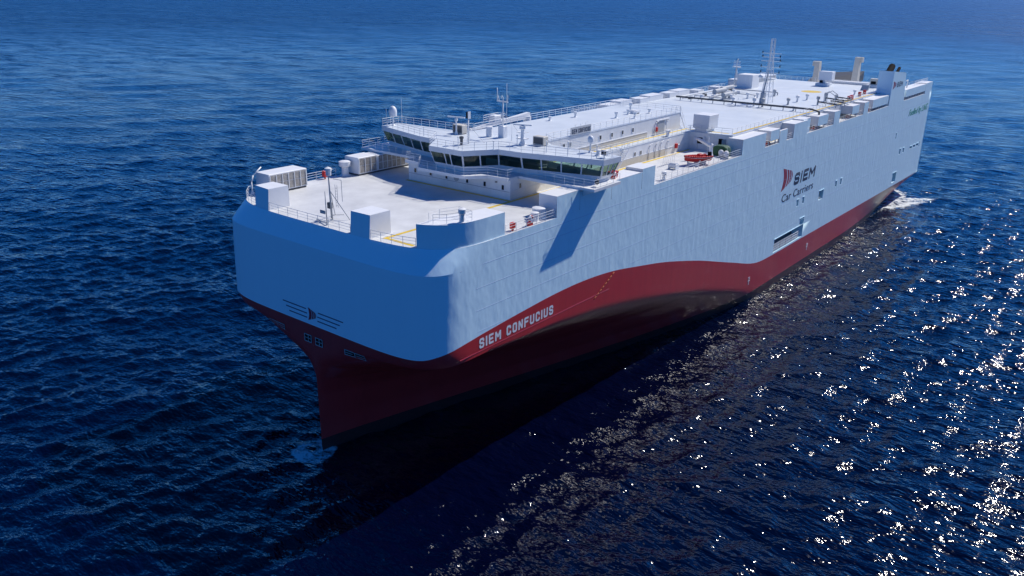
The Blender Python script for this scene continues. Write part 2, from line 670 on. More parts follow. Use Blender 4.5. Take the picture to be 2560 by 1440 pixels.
# weld seams between the plate strakes
def seam(s0, s1, z, th=0.035):
    m_ = MB()
    n = max(2, int((s1 - s0) / 4))
    lo, hi = [], []
    for i in range(n + 1):
        s = s0 + (s1 - s0) * i / n
        t = float(breadth(s, z)) if s > 8 else float(breadth(s, z))
        lo.append((s, t, z))
        hi.append(t)
    for a, b in zip(lo[:-1], lo[1:]):
        for q in ((a, b),):
            (sa, ta, za), (sb, tb, zb_) = q
            m_.quad([(sa, ta + .002, za - th), (sb, tb + .002, za - th), (sb, tb + .018, za), (sa, ta + .018, za)])
            m_.quad([(sa, ta + .018, za), (sb, tb + .018, za), (sb, tb + .002, za + th), (sa, ta + .002, za + th)])
    return m_.build('weld_seam', SEAM, hull_up, fix=False)


SEAM = mat('seam_paint', (0.56, 0.70, 0.84), 0.4, noise=0.1, nscale=1)
for s0, s1, z in [(3.9, 60, 23.95), (3.9, 92, 21.35), (4.2, 12.5, 18.80), (5.3, 120, 26.55), (60, 180, 24.0), (92, 190, 21.3), (40, 150, 18.7), (52, 170, 16.1),
                  (64, 160, 13.5), (75, 130, 11.0), (12, 88, 28.0), (120, 199, 26.5), (138, 198, 10.9), (122, 172, 13.45)]:
    seam(s0, s1, z)
m_ = MB()
for i in range(12):
    a, b = 5.0 + i * 2.5, 7.5 + i * 2.5
    m_.quad([(a, HB + .004, 16.30), (b, HB + .004, 16.30), (b, HB + .03, 16.36), (a, HB + .03, 16.36)])
    m_.quad([(a, HB + .03, 16.36), (b, HB + .03, 16.36), (b, HB + .004, 16.42), (a, HB + .004, 16.42)])
m_.build('weld_seam', RED, hull_low, fix=False)

# ------------------------------------------------------------------ decks and houses
def deck_poly(inset=0.0, s_end=STERN):
    s0 = float(_lv(D)[0])
    port = []
    for r in list(s_samples(12.0)) + [s_end]:
        s = s0 + float(r) if r < 50 else float(r)
        port.append((s + (inset if s < 8 else 0), max(0.0, float(breadth(s, D)) - inset)))
    port[-1] = (s_end, HB - inset)
    return [(s, -t) for s, t in reversed(port)][:-1] + port


mb = MB()
mb.prism(deck_poly(0.01), D - 0.25, D - 0.004, 0, 0)
main_deck = mb.build('main_deck', DECK, ship)
main_deck['label'] = 'white painted weather deck'

# accommodation deckhouse and the raised upper deck block
mb = MB().box(25.4, 74.6, -9.3, 9.3, D, Z2 - .08)
deckhouse = mb.build('deckhouse', WALL, ship)
mb = MB().prism([(74.6, -9.3), (74.6, 9.3), (75.6, 16.6), (173, 16.6), (173, -16.6), (75.6, -16.6)], D, Z2 - .08)
upper_block = mb.build('upper_deck_block', WALL, ship)
mb = MB().prism([(25.4, -9.34), (25.4, 9.34), (74.62, 9.34), (75.6, 16.64), (173.02, 16.64), (173.02, -16.64), (75.6, -16.64), (74.62, -9.34)], Z2 - .08, Z2)
upper_deck = mb.build('upper_deck', DECKUP, ship)
upper_deck['label'] = 'pale upper deck above the garage decks'
# long top house carrying the name board
mb = MB().box(36.2, 75.3, -6.6, 6.8, Z2 + .002, Z3 - .10)
top_house = mb.build('top_house', WALL, ship)
mb = MB().box(36.2, 75.34, -6.64, 6.84, Z3 - .10, Z3)
mb.build('roof', DECKUP, top_house)

# wall ledges, a crease, and cream below the rails painted for reflected light
MB().box(26, 74.4, 9.3, 9.36, 30.05, 30.12).build('storm_rail', WHITE, deckhouse)
MB().box(25.33, 25.4, -9.2, 9.2, 29.92, 29.97).build('wall_crease', GREY, deckhouse)
MB().box(40, 64, 6.8, 6.90, 32.72, 32.82).build('storm_rail', WHITE, top_house)
MB().box(40, 64, 6.8, 6.86, Z2 + .01, 32.72).build('beige_wall_tint', CREAM, top_house)  # beige of reflected light, put into a cream sheet on the wall
MB().box(45, 66, 9.3, 9.345, D + .02, 30.05).build('beige_wall_tint', CREAM, deckhouse)
MB().box(76, 172, 16.6, 16.66, D + .02, 30.2).build('beige_wall_tint', CREAM, upper_block)


def wall_window(parent, where, axis, w=0.42, h=0.62):
    s, t, z = where
    key = 'window_%s_%.2f' % (axis, w)
    if key not in bpy.data.meshes:
        mb_ = MB()
        fr = 0.07
        for a0, a1, b0, b1 in ((-w / 2 - fr, w / 2 + fr, -h / 2 - fr, -h / 2), (-w / 2 - fr, w / 2 + fr, h / 2, h / 2 + fr), (-w / 2 - fr, -w / 2, -h / 2, h / 2), (w / 2, w / 2 + fr, -h / 2, h / 2)):
            if axis == 't':
                mb_.box(a0, a1, 0, .07, b0, b1)
            else:
                mb_.box(-.07, 0, a0, a1, b0, b1)
        n0 = len(mb_.f)
        if axis == 't':
            mb_.box(-w / 2, w / 2, 0, .02, -h / 2, h / 2)
        else:
            mb_.box(-.02, 0, -w / 2, w / 2, -h / 2, h / 2)
        for i in range(n0, len(mb_.f)):
            mb_.mi[i] = 1
        o = mb_.build(key, [WHITE, DARKGLASS], None)
        me = o.data
        bpy.data.objects.remove(o)
    me = bpy.data.meshes[key]
    return link('window', me, parent, (s, t, z))


for t in (-7.9, -4.9, -1.9, 1.9, 5.0, 8.1):
    wall_window(deckhouse, (25.4, t, 30.42), 's')
for s in (27.4, 56.2, 58.0, 35, 44):
    wall_window(deckhouse, (s, 9.3, 30.5), 't')
for s in (40.5, 42.1, 50.0, 53.2, 56.3, 59.4):
    wall_window(top_house, (s, 6.8, 33.62), 't')
# round plate on the house front
mb = MB()
mb.tube((25.33, -0.1, 30.45), (25.40, -0.1, 30.45), .42, n=20)
mb.build('round_plate', GREY, deckhouse)
# dead lights on the wall
mb = MB()
for t, z in ((7.0, 31.0), (-6.2, 31.0)):
    mb.box(25.2, 25.4, t - .12, t + .12, z - .07, z + .07)
mb.build('wall_lamp', DGREY, deckhouse)

# pipes climbing the walls
for s in (60.5, 62.6, 64.2, 66.4):
    mb = MB()
    mb.path([(s, 9.42, D + .05), (s, 9.42, 31.1), (s + .35, 9.42, 31.45), (s + .9, 9.42, 31.5)], .06)
    mb.build('vent_pipe', WHITE, deckhouse, smooth=True)
for s in (66.4, 70.2):
    mb = MB()
    mb.path([(s, 6.95, Z2 + .05), (s, 6.95, 33.7), (s + .4, 6.95, 34.05), (s + 1.0, 6.95, 34.1)], .06)
    mb.build('vent_pipe', WHITE, top_house, smooth=True)
MB().box(67.2, 69.6, 6.8, 6.87, Z2 + .1, 34.1).build('sliding_door', GREY, top_house)
MB().box(66.9, 71.2, 6.8, 6.98, 34.16, 34.30).build('door_track', WHITE, top_house)
MB().bbox(66.55, 67.1, 6.8, 7.12, 32.5, 33.2, .03).build('hose_box', REDP, top_house)
MB().bbox(69.2, 69.75, 9.3, 9.62, 29.7, 30.45, .03).build('hose_box', REDP, deckhouse)

# recess end wall details: two-leaf window hatch and an open door, both under the fan box
def _end_wall(t):
    return 74.6 + (t - 9.3) / 7.3
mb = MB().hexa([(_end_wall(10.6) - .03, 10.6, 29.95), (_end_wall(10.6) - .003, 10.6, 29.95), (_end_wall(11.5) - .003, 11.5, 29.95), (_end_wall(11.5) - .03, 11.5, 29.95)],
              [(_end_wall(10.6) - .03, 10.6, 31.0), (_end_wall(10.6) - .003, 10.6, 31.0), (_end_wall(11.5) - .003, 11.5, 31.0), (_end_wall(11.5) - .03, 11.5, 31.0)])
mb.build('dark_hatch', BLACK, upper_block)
for a, b in (((10.1, -.35), (10.55, -.05)), ((11.55, -.05), (12.15, -.40))):
    sa, sb = _end_wall(a[0]) + a[1], _end_wall(b[0]) + b[1]
    MB().hexa([(sa, a[0], 29.9), (sa + .06, a[0], 29.9), (sb + .06, b[0], 29.9), (sb, b[0], 29.9)],
              [(sa, a[0], 31.05), (sa + .06, a[0], 31.05), (sb + .06, b[0], 31.05), (sb, b[0], 31.05)]).build('hatch_leaf', WHITE, upper_block)
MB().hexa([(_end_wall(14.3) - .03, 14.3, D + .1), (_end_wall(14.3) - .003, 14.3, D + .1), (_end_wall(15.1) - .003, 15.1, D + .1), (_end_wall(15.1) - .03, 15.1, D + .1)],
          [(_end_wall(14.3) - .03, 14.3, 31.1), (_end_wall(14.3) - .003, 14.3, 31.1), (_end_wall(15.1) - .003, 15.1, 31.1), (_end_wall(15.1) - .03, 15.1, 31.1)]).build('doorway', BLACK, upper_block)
MB().hexa([(74.7, 15.15, D + .1), (74.76, 15.18, D + .1), (75.36, 15.62, D + .1), (75.3, 15.60, D + .1)],
          [(74.7, 15.15, 31.1), (74.76, 15.18, 31.1), (75.36, 15.62, 31.1), (75.3, 15.60, 31.1)]).build('open_door', GREY, upper_block)

# yellow walkway lines
mb = MB()
zz = D + .004
mb.box(3.0, 73.5, 9.62, 10.12, zz - .003, zz)
mb.box(3.0, 3.5, 10.13, 14.2, zz - .003, zz)
mb.box(24.6, 25.1, -9.3, 9.6, zz - .003, zz)
mb.box(77.0, 170, 17.0, 17.4, zz - .003, zz)
mb.build('walkway_line', YELLOW, main_deck)
mb = MB()
zz = Z2 + .008
mb.box(36.5, 76.4, 7.15, 7.6, zz - .003, zz)
mb.box(76.45, 76.95, 7.15, 15.4, zz - .003, zz)
mb.box(77.0, 158, 15.75, 16.25, zz - .003, zz)
mb.build('walkway_line', YELLOW, upper_deck)
mb = MB()
mb.lathe(149.2, 3.2, [(2.4, Z2 + .004), (2.4, Z2 + .008)], 28)
mb.build('winching_disc', YELLOW, upper_deck)
ring = MB()
for i in range(48):
    a0, a1 = 2 * math.pi * i / 48, 2 * math.pi * (i + 1) / 48
    ring.quad([(149.2 + r * math.cos(a), 3.2 + r * math.sin(a), Z2 + .006) for r, a in ((9.2, a0), (9.6, a0), (9.6, a1), (9.2, a1))])
ring.build('winching_ring', WHITE, upper_deck, fix=False)

# ------------------------------------------------------------------ bulwark blocks on the bow and trunks along both sides
SIDE_FACES_PORT = [0, 0, 0, 0, 1, 0]
SIDE_FACES_STAR = [0, 0, 1, 0, 0, 0]


def trunk(s0, s1, z0=D, z1=DT, side=1, depth=2.7, name='ventilation_trunk', inset=0.0):
    t1 = HB - .004 - inset
    t0 = t1 - depth
    mb_ = MB()
    if side > 0:
        mb_.box(s0, s1, t0, t1, z0, z1 - .06, SIDE_FACES_PORT)
        mb_.box(s0 - .03, s1 + .03, t0 - .03, t1 + (.02 if inset else 0), z1 - .059, z1)
    else:
        mb_.box(s0, s1, -t1, -t0, z0, z1 - .06, SIDE_FACES_STAR)
        mb_.box(s0 - .03, s1 + .03, -t1, -t0 + .03, z1 - .059, z1)
    return mb_.build(name, [WHITE, HULL], ship)


for a in [(22.3, 27.1), (84.2 - 9.6, 84.2), (97.3, 104.3), (119.4, 122.9), (139.1, 142.3)]:
    trunk(*a)
trunk(27.16, 34.34, z1=31.3, depth=.5, name='bulwark_panel')
trunk(34.4, 42.0, z1=31.35)
trunk(42.05, 45.5, z1=31.75)
trunk(90.6, 94.1, z1=31.1, depth=.35, name='bulwark_panel')
trunk(102.5, 106.4, z1=31.75, depth=2.4, inset=.3)
for a, z in (((86.3, 90.3), 29.75), ((110.0, 115.6), 29.65), ((130.9, 135.6), 29.75), ((145.4, 157.6), 29.6), ((173.2, 192.6), 29.7)):
    o = trunk(*a, z0=z, name='fan_housing')
    mb = MB()
    for s in np.linspace(a[0] + .5, a[1] - .5, max(2, int((a[1] - a[0]) / 2.4))):
        mb.tube((s, HB - .5, D), (s, HB - .5, z), .09)
        mb.tube((s, HB - 2.2, D), (s, HB - 2.2, z), .09)
    mb.build('support_leg', GREY, o)
    mb = MB().box(a[0] + .3, a[0] + 1.5, HB - 1.4, HB - .6, D, D + .5)
    mb.build('hose_box', REDP, o)
trunk(192.7, 199.6, z1=31.7)
for a, zt in [((88.5, 93.0), 32.6), ((93.06, 97.5), 32.95), ((101, 105), 32.75), ((105.06, 111), 33.0), ((114, 118), 32.85), ((118.06, 123.5), 33.0), ((128, 131), 32.3), ((139, 142), 32.2), ((60, 66), 31.8), ((50, 53), 31.8)]:
    trunk(*a, side=-1, z1=zt)
trunk(150.0, 171.5, z1=33.2, side=-1, depth=4.2, name='louvred_casing')
mb = MB()
for i in range(18):
    s = 151 + i * 1.13
    mb.box(s, s + .9, -HB + 4.215, -HB + 4.26, Z2 + .15, 33.0)
mb.build('louvre', GREY, ship)

# bow bulwark blocks
for t0, t1 in ((-12.5, -9.4), (5.8, 8.85)):
    mb = MB()
    f0, f1 = float(nose(t0, D)), float(nose(t1, D))
    mb.hexa([(f0 + .01, t0, D), (5.0, t0, D), (5.0, t1, D), (f1 + .01, t1, D)],
            [(f0 + .25, t0, DT), (5.0, t0, DT), (5.0, t1, DT), (f1 + .25, t1, DT)], [0, 0, 0, 0, 0, 1])
    mb.build('bow_trunk', [WHITE, HULL], ship)

# rounded corner bulwark on the port bow
mb = MB()
outer = []
tt = np.concatenate([np.linspace(15.0, 17.8, 7), []])
for t in tt:
    outer.append((float(nose(t, D)) + .10, float(t)))
for s in np.concatenate([np.linspace(outer[-1][0] + .4, 10.3, 12), [11.0, 12.7]]):
    outer.append((float(s), float(breadth(s, D)) - .12))
poly = outer + [(12.7, 16.1), (7.5, 15.2), (4.6, 15.0)]
n_out = len(outer)
mb.prism(poly, D, DT, 0, 0)
for i, f in enumerate(mb.f):
    if i >= 2 and (i - 2) < n_out - 1:
        mb.mi[i] = 1
corner = mb.build('corner_bulwark', [WHITE, HULL], ship, smooth=True, angle=30)
corner['label'] = 'rounded bulwark on the port bow corner'

# louvred fan boxes on the starboard bow
def louvre_box(s0, s1, cols, zt=DT):
    o = MB().bbox(s0, s1, -HB + .004, -16.1, D + .25, zt, .04).build('fan_box', WHITE, ship)
    MB().box(s0 + .1, s1 - .1, -HB + .3, -16.25, D, D + .25).build('base_gap_shade', DGREY, o)  # dark grey block painted in for the shaded gap under the box
    w = (s1 - s0 - .3) / cols
    for c in range(cols):
        for r in range(2):
            a = s0 + .15 + c * w
            z = D + .4 + r * 1.05
            MB().box(a + .05, a + w - .05, -16.1, -16.06, z, z + .98).build('louvre_panel', LOUVRE, o)
    mb_ = MB()
    for c in range(cols + 1):
        a = s0 + .15 + c * w
        mb_.box(a - .045, a + .045, -16.1, -16.0, D + .3, zt - .2)
    mb_.build('louvre_frame', WHITE, o)
    return o


louvre_box(6.9, 12.9, 6)
louvre_box(22.0, 25.6, 3)
louvre_box(25.62, 34.0, 9, DT - .12)


def mushroom(s, t, z, h, r, parent=ship, name='mushroom_vent', ladder=False):
    prof = [(r * .95, z), (r * .95, z + .06), (r * .62, z + .10), (r * .58, z + h * .45), (r * .58, z + h * .55), (r, z + h * .66), (r, z + h * .93), (r * .75, z + h * .97), (r * .15, z + h)]
    o = MB().lathe(s, t, prof, 20).build(name, WHITE, parent, smooth=True, angle=35)
    return o


mushroom(21.0, -17.9, D, 2.2, .85)
mushroom(6.5, 18.2, DT, 1.55, .42)
mushroom(49.2, 18.4, D, 1.3, .38)
MB().lathe(20.9, 17.4, [(.82, D), (.82, D + 1.15), (.86, D + 1.16), (.86, D + 1.25), (.7, D + 1.31), (.05, D + 1.36)], 24).build('tank_drum', WHITE, ship, smooth=True, angle=35)
MB().lathe(19.6, 17.75, [(.48, D), (.48, D + .9), (.51, D + .91), (.51, D + .98), (.4, D + 1.03), (.05, D + 1.05)], 20).build('tank_drum', WHITE, ship, smooth=True, angle=35)
mushroom(67.2, 8.9, Z2, 1.15, .45)
# ------------------------------------------------------------------ railings
def bow_path(t0, t1, n=14, ins=.12):
    out = []
    for t in np.linspace(t0, t1, n):
        out.append((float(nose(t, D)) + ins, float(t), D))
    return out


railing('railing', bow_path(-9.3, 5.7, 9), ship, step=1.55)
railing('railing', bow_path(8.95, 14.9, 5), ship, step=1.5)
railing('railing', bow_path(-12.6, -17.6, 5) + [(5.2, -18.3, D), (6.8, -18.7, D)], ship)
railing('railing', [(13.0, -18.8, D), (20.0, -18.8, D)], ship)
railing('railing', [(12.9, 18.85, D), (22.2, 18.85, D)], ship, step=1.7)
railing('railing', [(45.7, 18.85, D), (74.4, 18.85, D)], ship, step=1.7)
railing('railing', [(84.3, 18.85, D), (90.5, 18.85, D)], ship)
for a, b in ((94.2, 97.2), (104.4, 119.3), (123, 139), (142.4, 158.7), (172, 192.6)):
    railing('railing', [(a, 18.85, D), (b, 18.85, D)], ship, step=1.5)
railing('railing', [(4.0, 16.4, DT), (5.0, 17.4, DT), (7.7, 18.5, DT), (8.2, 16.2, DT), (6.0, 15.4, DT), (4.2, 15.6, DT)], corner, r=.022)
railing('railing', [(33.4, 9.2, Z2), (74.6, 9.2, Z2)], ship)
railing('railing', [(74.6, 9.3, Z2), (75.6, 16.5, Z2), (158.4, 16.5, Z2)], ship, step=1.8)
railing('railing', [(36, -9.2, Z2), (74.6, -9.2, Z2)], ship)
railing('railing', [(75.6, -16.5, Z2), (150, -16.5, Z2)], ship, step=1.8)
railing('railing', [(36.4, 6.75, Z3), (75.2, 6.75, Z3), (75.2, -6.5, Z3), (36.4, -6.5, Z3)], top_house, step=1.7)
railing('railing', [(172.8, -16, Z2), (172.8, 4, Z2)], ship)

# ------------------------------------------------------------------ bridge
ROOF = [(23.2, 3.0), (27.3, 5.7), (27.6, 9.2), (30.4, 20.1), (34.1, 20.3), (34.7, 9.0), (36.2, 6.8)]


def mirror_poly(half):
    return half + [(s, -t) for s, t in reversed(half)]


mb = MB()
mb.prism(mirror_poly(ROOF), Z3 - .70, Z3, 1, 0)
bridge_roof_poly = mirror_poly(ROOF)
bridge = mb.build('wheelhouse', [WHITE, DECKUP], ship)
bridge['label'] = 'white wheelhouse with overhanging wings and slanted windows'


def inset_chain(half, d):
    """offset the half outline inwards (towards the wheelhouse) by d"""
    pts = [(half[0][0], -half[0][1])] + half
    out = []
    for i in range(1, len(pts)):
        a = np.array(pts[i - 1], float)
        b = np.array(pts[i], float)
        c = np.array(pts[i + 1], float) if i + 1 < len(pts) else b + (b - a)
        n1 = np.array([(b - a)[1], -(b - a)[0]])
        n2 = np.array([(c - b)[1], -(c - b)[0]])
        n1 /= np.linalg.norm(n1)
        n2 /= np.linalg.norm(n2)
        n = n1 + n2
        n /= max(1e-6, n.dot(n1))
        out.append(tuple(b + n * d))
    return out


WT, WB = Z3 - .70, 32.62
CH_T = inset_chain(ROOF[:6], .16)
CH_S = inset_chain(ROOF[:6], .62)
CH_B = inset_chain(ROOF[:6], .95)


def lerp(a, b, u):
    return tuple(a[i] + (b[i] - a[i]) * u for i in range(len(a)))


def wall_segment(pt0, pt1, ps0, ps1, pb0, pb1, splits):
    """lower wall, panes and mullions along one straight piece of the front"""
    T0, T1 = (*pt0, WT), (*pt1, WT)
    S0, S1 = (*ps0, WB), (*ps1, WB)
    B0, B1 = (*pb0, Z2 + .002), (*pb1, Z2 + .002)
    ln = math.hypot(pt1[0] - pt0[0], pt1[1] - pt0[1])
    ins = .10
    # lower wall: a curved apron
    M0 = tuple(np.array(lerp(B0, S0, .55)) * 1.0)
    M1 = tuple(np.array(lerp(B1, S1, .55)) * 1.0)
    MB().quad([B0, B1, M1, M0]).quad([M0, M1, S1, S0]).build('apron_wall', WHITE, bridge, fix=False)
    edges = [0] + list(splits) + [1]
    # mullions
    for u in edges:
        w = .085 / ln if 0 < u < 1 else .11 / ln
        a, b = max(0, u - w), min(1, u + w)
        o = .05
        lo = [lerp(S0, S1, a), lerp(S0, S1, b)]
        hi = [lerp(T0, T1, a), lerp(T0, T1, b)]
        nrm = np.array([-(pt1[1] - pt0[1]), (pt1[0] - pt0[0])]) / ln
        def off(p, k):
            return (p[0] + nrm[0] * k, p[1] + nrm[1] * k, p[2])
        MB().hexa([off(lo[0], o), off(lo[1], o), off(lo[1], -o), off(lo[0], -o)],
                  [off(hi[0], o), off(hi[1], o), off(hi[1], -o), off(hi[0], -o)]).build('mullion', WHITE, bridge)
    for u, v in zip(edges[:-1], edges[1:]):
        g = .03 / ln
        a, b = u + g, v - g
        q = [lerp(S0, S1, a), lerp(S0, S1, b), lerp(T0, T1, b), lerp(T0, T1, a)]
        MB().quad(q).build('window_pane', GLASS, bridge, fix=False)


def both(i, j, splits):
    wall_segment(CH_T[i], CH_T[j], CH_S[i], CH_S[j], CH_B[i], CH_B[j], splits)
    m = lambda p: (p[0], -p[1])
    wall_segment(m(CH_T[j]), m(CH_T[i]), m(CH_S[j]), m(CH_S[i]), m(CH_B[j]), m(CH_B[i]), [1 - x for x in reversed(splits)])


m_ = lambda p: (p[0], -p[1])
wall_segment(m_(CH_T[0]), CH_T[0], m_(CH_S[0]), CH_S[0], m_(CH_B[0]), CH_B[0], [.44, .62])
both(0, 1, [.48])
both(1, 2, [])
both(2, 3, [.25, .5, .75])
both(3, 4, [.36, .68])
both(4, 5, [.2, .4, .6, .8])
# floor inside the wheelhouse, rear bulkhead, consoles
fl = mirror_poly([p for p in inset_chain(ROOF[:6], 1.0)])
MB().prism(fl, Z2 + .004, Z2 + .03).build('wheelhouse_floor', FLOOR, bridge)
MB().box(35.0, 35.1, -9.0, 9.0, Z2 + .03, WT).build('rear_bulkhead', CREAM, bridge)
for t in (-14, -3.2, 3.2, 14):
    MB().bbox(29.6 if abs(t) < 5 else 31.2, 30.5 if abs(t) < 5 else 32.0, t - 1.6, t + 1.6, Z2 + .03, 32.9, .08).build('console', GREY, bridge)
mb = MB()
mb.box(28.5, 28.8, -5, 5, WT - .25, WT - .002)
mb.build('ceiling_panel', WHITE, bridge)

# the bridge walkway carried on the house and out under the wings
mb = MB()
mb.prism([(22.2, -4.2), (22.2, 4.2), (24.6, 6.2), (24.8, 9.33), (25.39, 9.33), (25.39, -9.33), (24.8, -9.33), (24.6, -6.2)], Z2 - .42, Z2 - .003)
mb.prism([(27.0, 9.345), (27.0, 21.1), (33.2, 21.0), (33.2, 9.345)], Z2 - .36, Z2 - .003)
mb.prism([(27.0, -9.345), (33.2, -9.345), (33.2, -21.0), (27.0, -21.1)], Z2 - .36, Z2 - .003)
walk = mb.build('bridge_walkway', WHITE, ship)
walk['label'] = 'walkway around the wheelhouse front and wings'
for sd in (1, -1):
    for s in (27.6, 29.6, 31.6, 33.0):
        MB().hexa([(s, 19.01 * sd, 30.7), (s + .08, 19.01 * sd, 30.7), (s + .08, 19.2 * sd, 30.7), (s, 19.2 * sd, 30.7)],
                  [(s, 19.01 * sd, Z2 - .37), (s + .08, 19.01 * sd, Z2 - .37), (s + .08, 20.8 * sd, Z2 - .37), (s, 20.8 * sd, Z2 - .37)]).build('bracket', WHITE, walk)
railing('railing', [(22.3, -4.1, Z2), (22.3, 4.1, Z2), (24.7, 6.1, Z2), (24.9, 9.2, Z2), (27.1, 9.2, Z2), (27.1, 20.95, Z2), (33.1, 20.85, Z2)], walk, step=1.5, r=.023)
railing('railing', [(22.3, -4.1, Z2), (24.7, -6.1, Z2), (24.9, -9.2, Z2), (27.1, -9.2, Z2), (27.1, -20.95, Z2), (33.1, -20.85, Z2)], walk, step=1.5, r=.023)
rp = inset_chain(ROOF[:6], .12)
path = [(s, t, Z3) for s, t in rp]
railing('railing', [(rp[0][0], -rp[0][1], Z3)] + path + [(36.3, 6.75, Z3)], bridge, step=1.5)
railing('railing', [(s, -t, z) for s, t, z in [(rp[0][0], rp[0][1], Z3)] + path[1:] + [(36.3, 6.6, Z3)]], bridge, step=1.5)

# ------------------------------------------------------------------ masts and gear on the bridge roof
def radome(s, t, z, pole, r, h):
    o = MB().tube((s, t, z), (s, t, z + pole), .12, .10, n=10).build('radome', WHITE, ship, smooth=True, angle=40)
    prof = [(r * .5, z + pole), (r * .92, z + pole + h * .08)]
    for i in range(7):
        a = i / 6 * math.pi / 2
        prof.append((max(.02, r * math.cos(a)), z + pole + h * .45 + math.sin(a) * h * .55))
    MB().lathe(s, t, prof, 20).build('dome', WHITE, o, smooth=True, angle=40)
    MB().lathe(s, t, [(.3, z), (.3, z + .04), (.12, z + .2)], 10).build('foot', WHITE, o)


radome(31.7, -18.9, Z3, 1.3, .62, 1.65)
radome(33.6, 15.9, Z3, 1.25, .40, .95)


def whip(s, t, z, h, r=.03):
    mb_ = MB().tube((s, t, z), (s, t, z + h * .35), r * 1.6, r * 1.4).tube((s, t, z + h * .35), (s, t, z + h), r * .8, r * .35, n=5)
    return mb_.build('whip_antenna', WHITE, ship, smooth=True)


whip(33.8, -19.2, Z3, 3.9)
whip(31.0, -19.6, Z3, 2.6)
whip(33.4, 3.0, Z3, 2.6)
for s, t, h in ((31.1, 5.8, 1.3), (29.6, 11.8, 1.4), (30.3, 14.7, 1.6), (31.0, 18.6, 1.5), (28.0, -8.7, 1.2), (24.0, 1.6, 1.5), (26.9, 5.2, 1.0)):
    mb = MB().tube((s, t, Z3), (s, t, Z3 + h), .05).lathe(s, t, [(.12, Z3 + h), (.15, Z3 + h + .1), (.05, Z3 + h + .16)], 10)
    mb.build('deck_lamp_post', WHITE, ship, smooth=True, angle=40)


def radar(s, t, z, h, span, yaw, rr):
    o = MB().lathe(s, t, [(rr * 2.2, z), (rr * 1.9, z + .12), (rr, z + .55), (rr * .85, z + h - .5)], 12).build('radar_mast', WHITE, ship, smooth=True, angle=40)
    MB().lathe(s, t, [(rr * 1.2, z + h - .5), (rr * 1.8, z + h - .4), (rr * 1.6, z + h - .1), (rr * .6, z + h - .02)], 12).build('gearbox', WHITE, o, smooth=True, angle=40)
    c, sn = math.cos(yaw), math.sin(yaw)
    pts = [(-span / 2, -.09), (span / 2, -.09), (span / 2, .09), (-span / 2, .09)]
    q = [(s + a * c - b * sn, t + a * sn + b * c) for a, b in pts]
    MB().prism(q, z + h, z + h + .17).build('scanner', WHITE, o)
    return o


radar(32.1, -6.2, Z3, 2.4, 2.9, math.radians(80), .13)
r2 = radar(32.0, 6.0, Z3, 2.6, 2.6, math.radians(70), .26)
mb = MB()
for k in (.9, 1.7):
    mb.path([(31.5, 5.3, Z3 + k), (32.5, 5.3, Z3 + k), (32.5, 6.7, Z3 + k), (31.5, 6.7, Z3 + k), (31.5, 5.3, Z3 + k)], .03, 5)
mb.box(31.5, 32.5, 5.3, 6.7, Z3 + .82, Z3 + .88)
mb.build('platform', WHITE, r2)


def cabinet(s0, s1, t0, t1, z, h):
    o = MB().bbox(s0, s1, t0, t1, z + .1, z + h, .04).build('air_conditioner', CREAM, ship)
    MB().box(s0 - .015, s0, t0 + .12, t1 - .12, z + .22, z + h - .12).build('grille', DGREY, o)
    MB().box(s0 + .1, s0 + .2, t0 + .05, t1 - .05, z, z + .1).box(s1 - .2, s1 - .1, t0 + .05, t1 - .05, z, z + .1).build('foot', GREY, o)


cabinet(32.6, 33.7, -7.4, -5.5, Z3, 1.3)
cabinet(33.0, 34.0, 7.0, 8.8, Z3, 1.2)
# signal lamp mast
lm = MB().tube((27.8, 0, Z3), (27.8, 0, Z3 + 3.4), .11, .08, n=8).build('lamp_mast', WHITE, ship, smooth=True)
MB().bbox(27.6, 28.0, -.22, .14, Z3 + 3.4, Z3 + 4.25, .04).build('lamp_screen', BLACK, lm)
MB().box(27.55, 28.05, .145, .20, Z3 + 3.35, Z3 + 4.3).build('screen_edge', WHITE, lm)
mb = MB()
for k in range(10):
    mb.box(27.60, 27.72, -.2, .2, Z3 + .35 + k * .3, Z3 + .38 + k * .3)
mb.build('climbing_rungs', WHITE, lm)
MB().path([(27.8, 0, Z3 + 2.6), (29.6, 1.3, Z3)], .02, 5).path([(27.8, 0, Z3 + 2.6), (29.6, -1.3, Z3)], .02, 5).build('stay', GREY, lm)
mb = MB().lathe(26.3, .1, [(.20, Z3), (.20, Z3 + .85), (.30, Z3 + .9), (.30, Z3 + 1.15), (.12, Z3 + 1.22)], 14)
mb.build('roof_vent', DGREY, ship, smooth=True, angle=40)
MB().lathe(34.0, -1.6, [(.45, Z3), (.45, Z3 + 1.2), (.5, Z3 + 1.22), (.5, Z3 + 1.4), (.1, Z3 + 1.5)], 14).build('roof_vent', WHITE, ship, smooth=True, angle=40)
# forked aerial mast on its pedestal
am = MB().bbox(34.3, 35.2, -.2, .75, Z3, Z3 + 1.65, .06).build('aerial_mast', WHITE, ship)
MB().tube((34.75, .27, Z3 + 1.65), (34.75, .27, 39.75), .10, .08, n=8).build('pole', WHITE, am, smooth=True)
MB().box(34.66, 34.84, -.75, 1.15, 39.7, 39.86).build('crosstree', WHITE, am)
mb = MB().tube((34.75, -.7, 39.86), (34.75, -.78, 41.6), .07, .05, n=6).tube((34.75, -.35, 39.86), (34.75, -.70, 40.6), .05, n=5)
mb.build('upright', WHITE, am, smooth=True)
mb = MB().tube((34.75, 1.1, 39.86), (34.75, 1.1, 40.7), .06, n=6).tube((34.75, .95, 36.5), (34.75, .95, 42.3), .035, .02, n=5)
mb.build('upright', WHITE, am, smooth=True)
MB().path([(34.75, .3, 39.86), (34.75, .3, 40.3), (34.75, .1, 40.55), (34.75, .0, 40.5), (34.75, -.05, 40.2)], .05, 5).build('hook_lamp', WHITE, am, smooth=True)
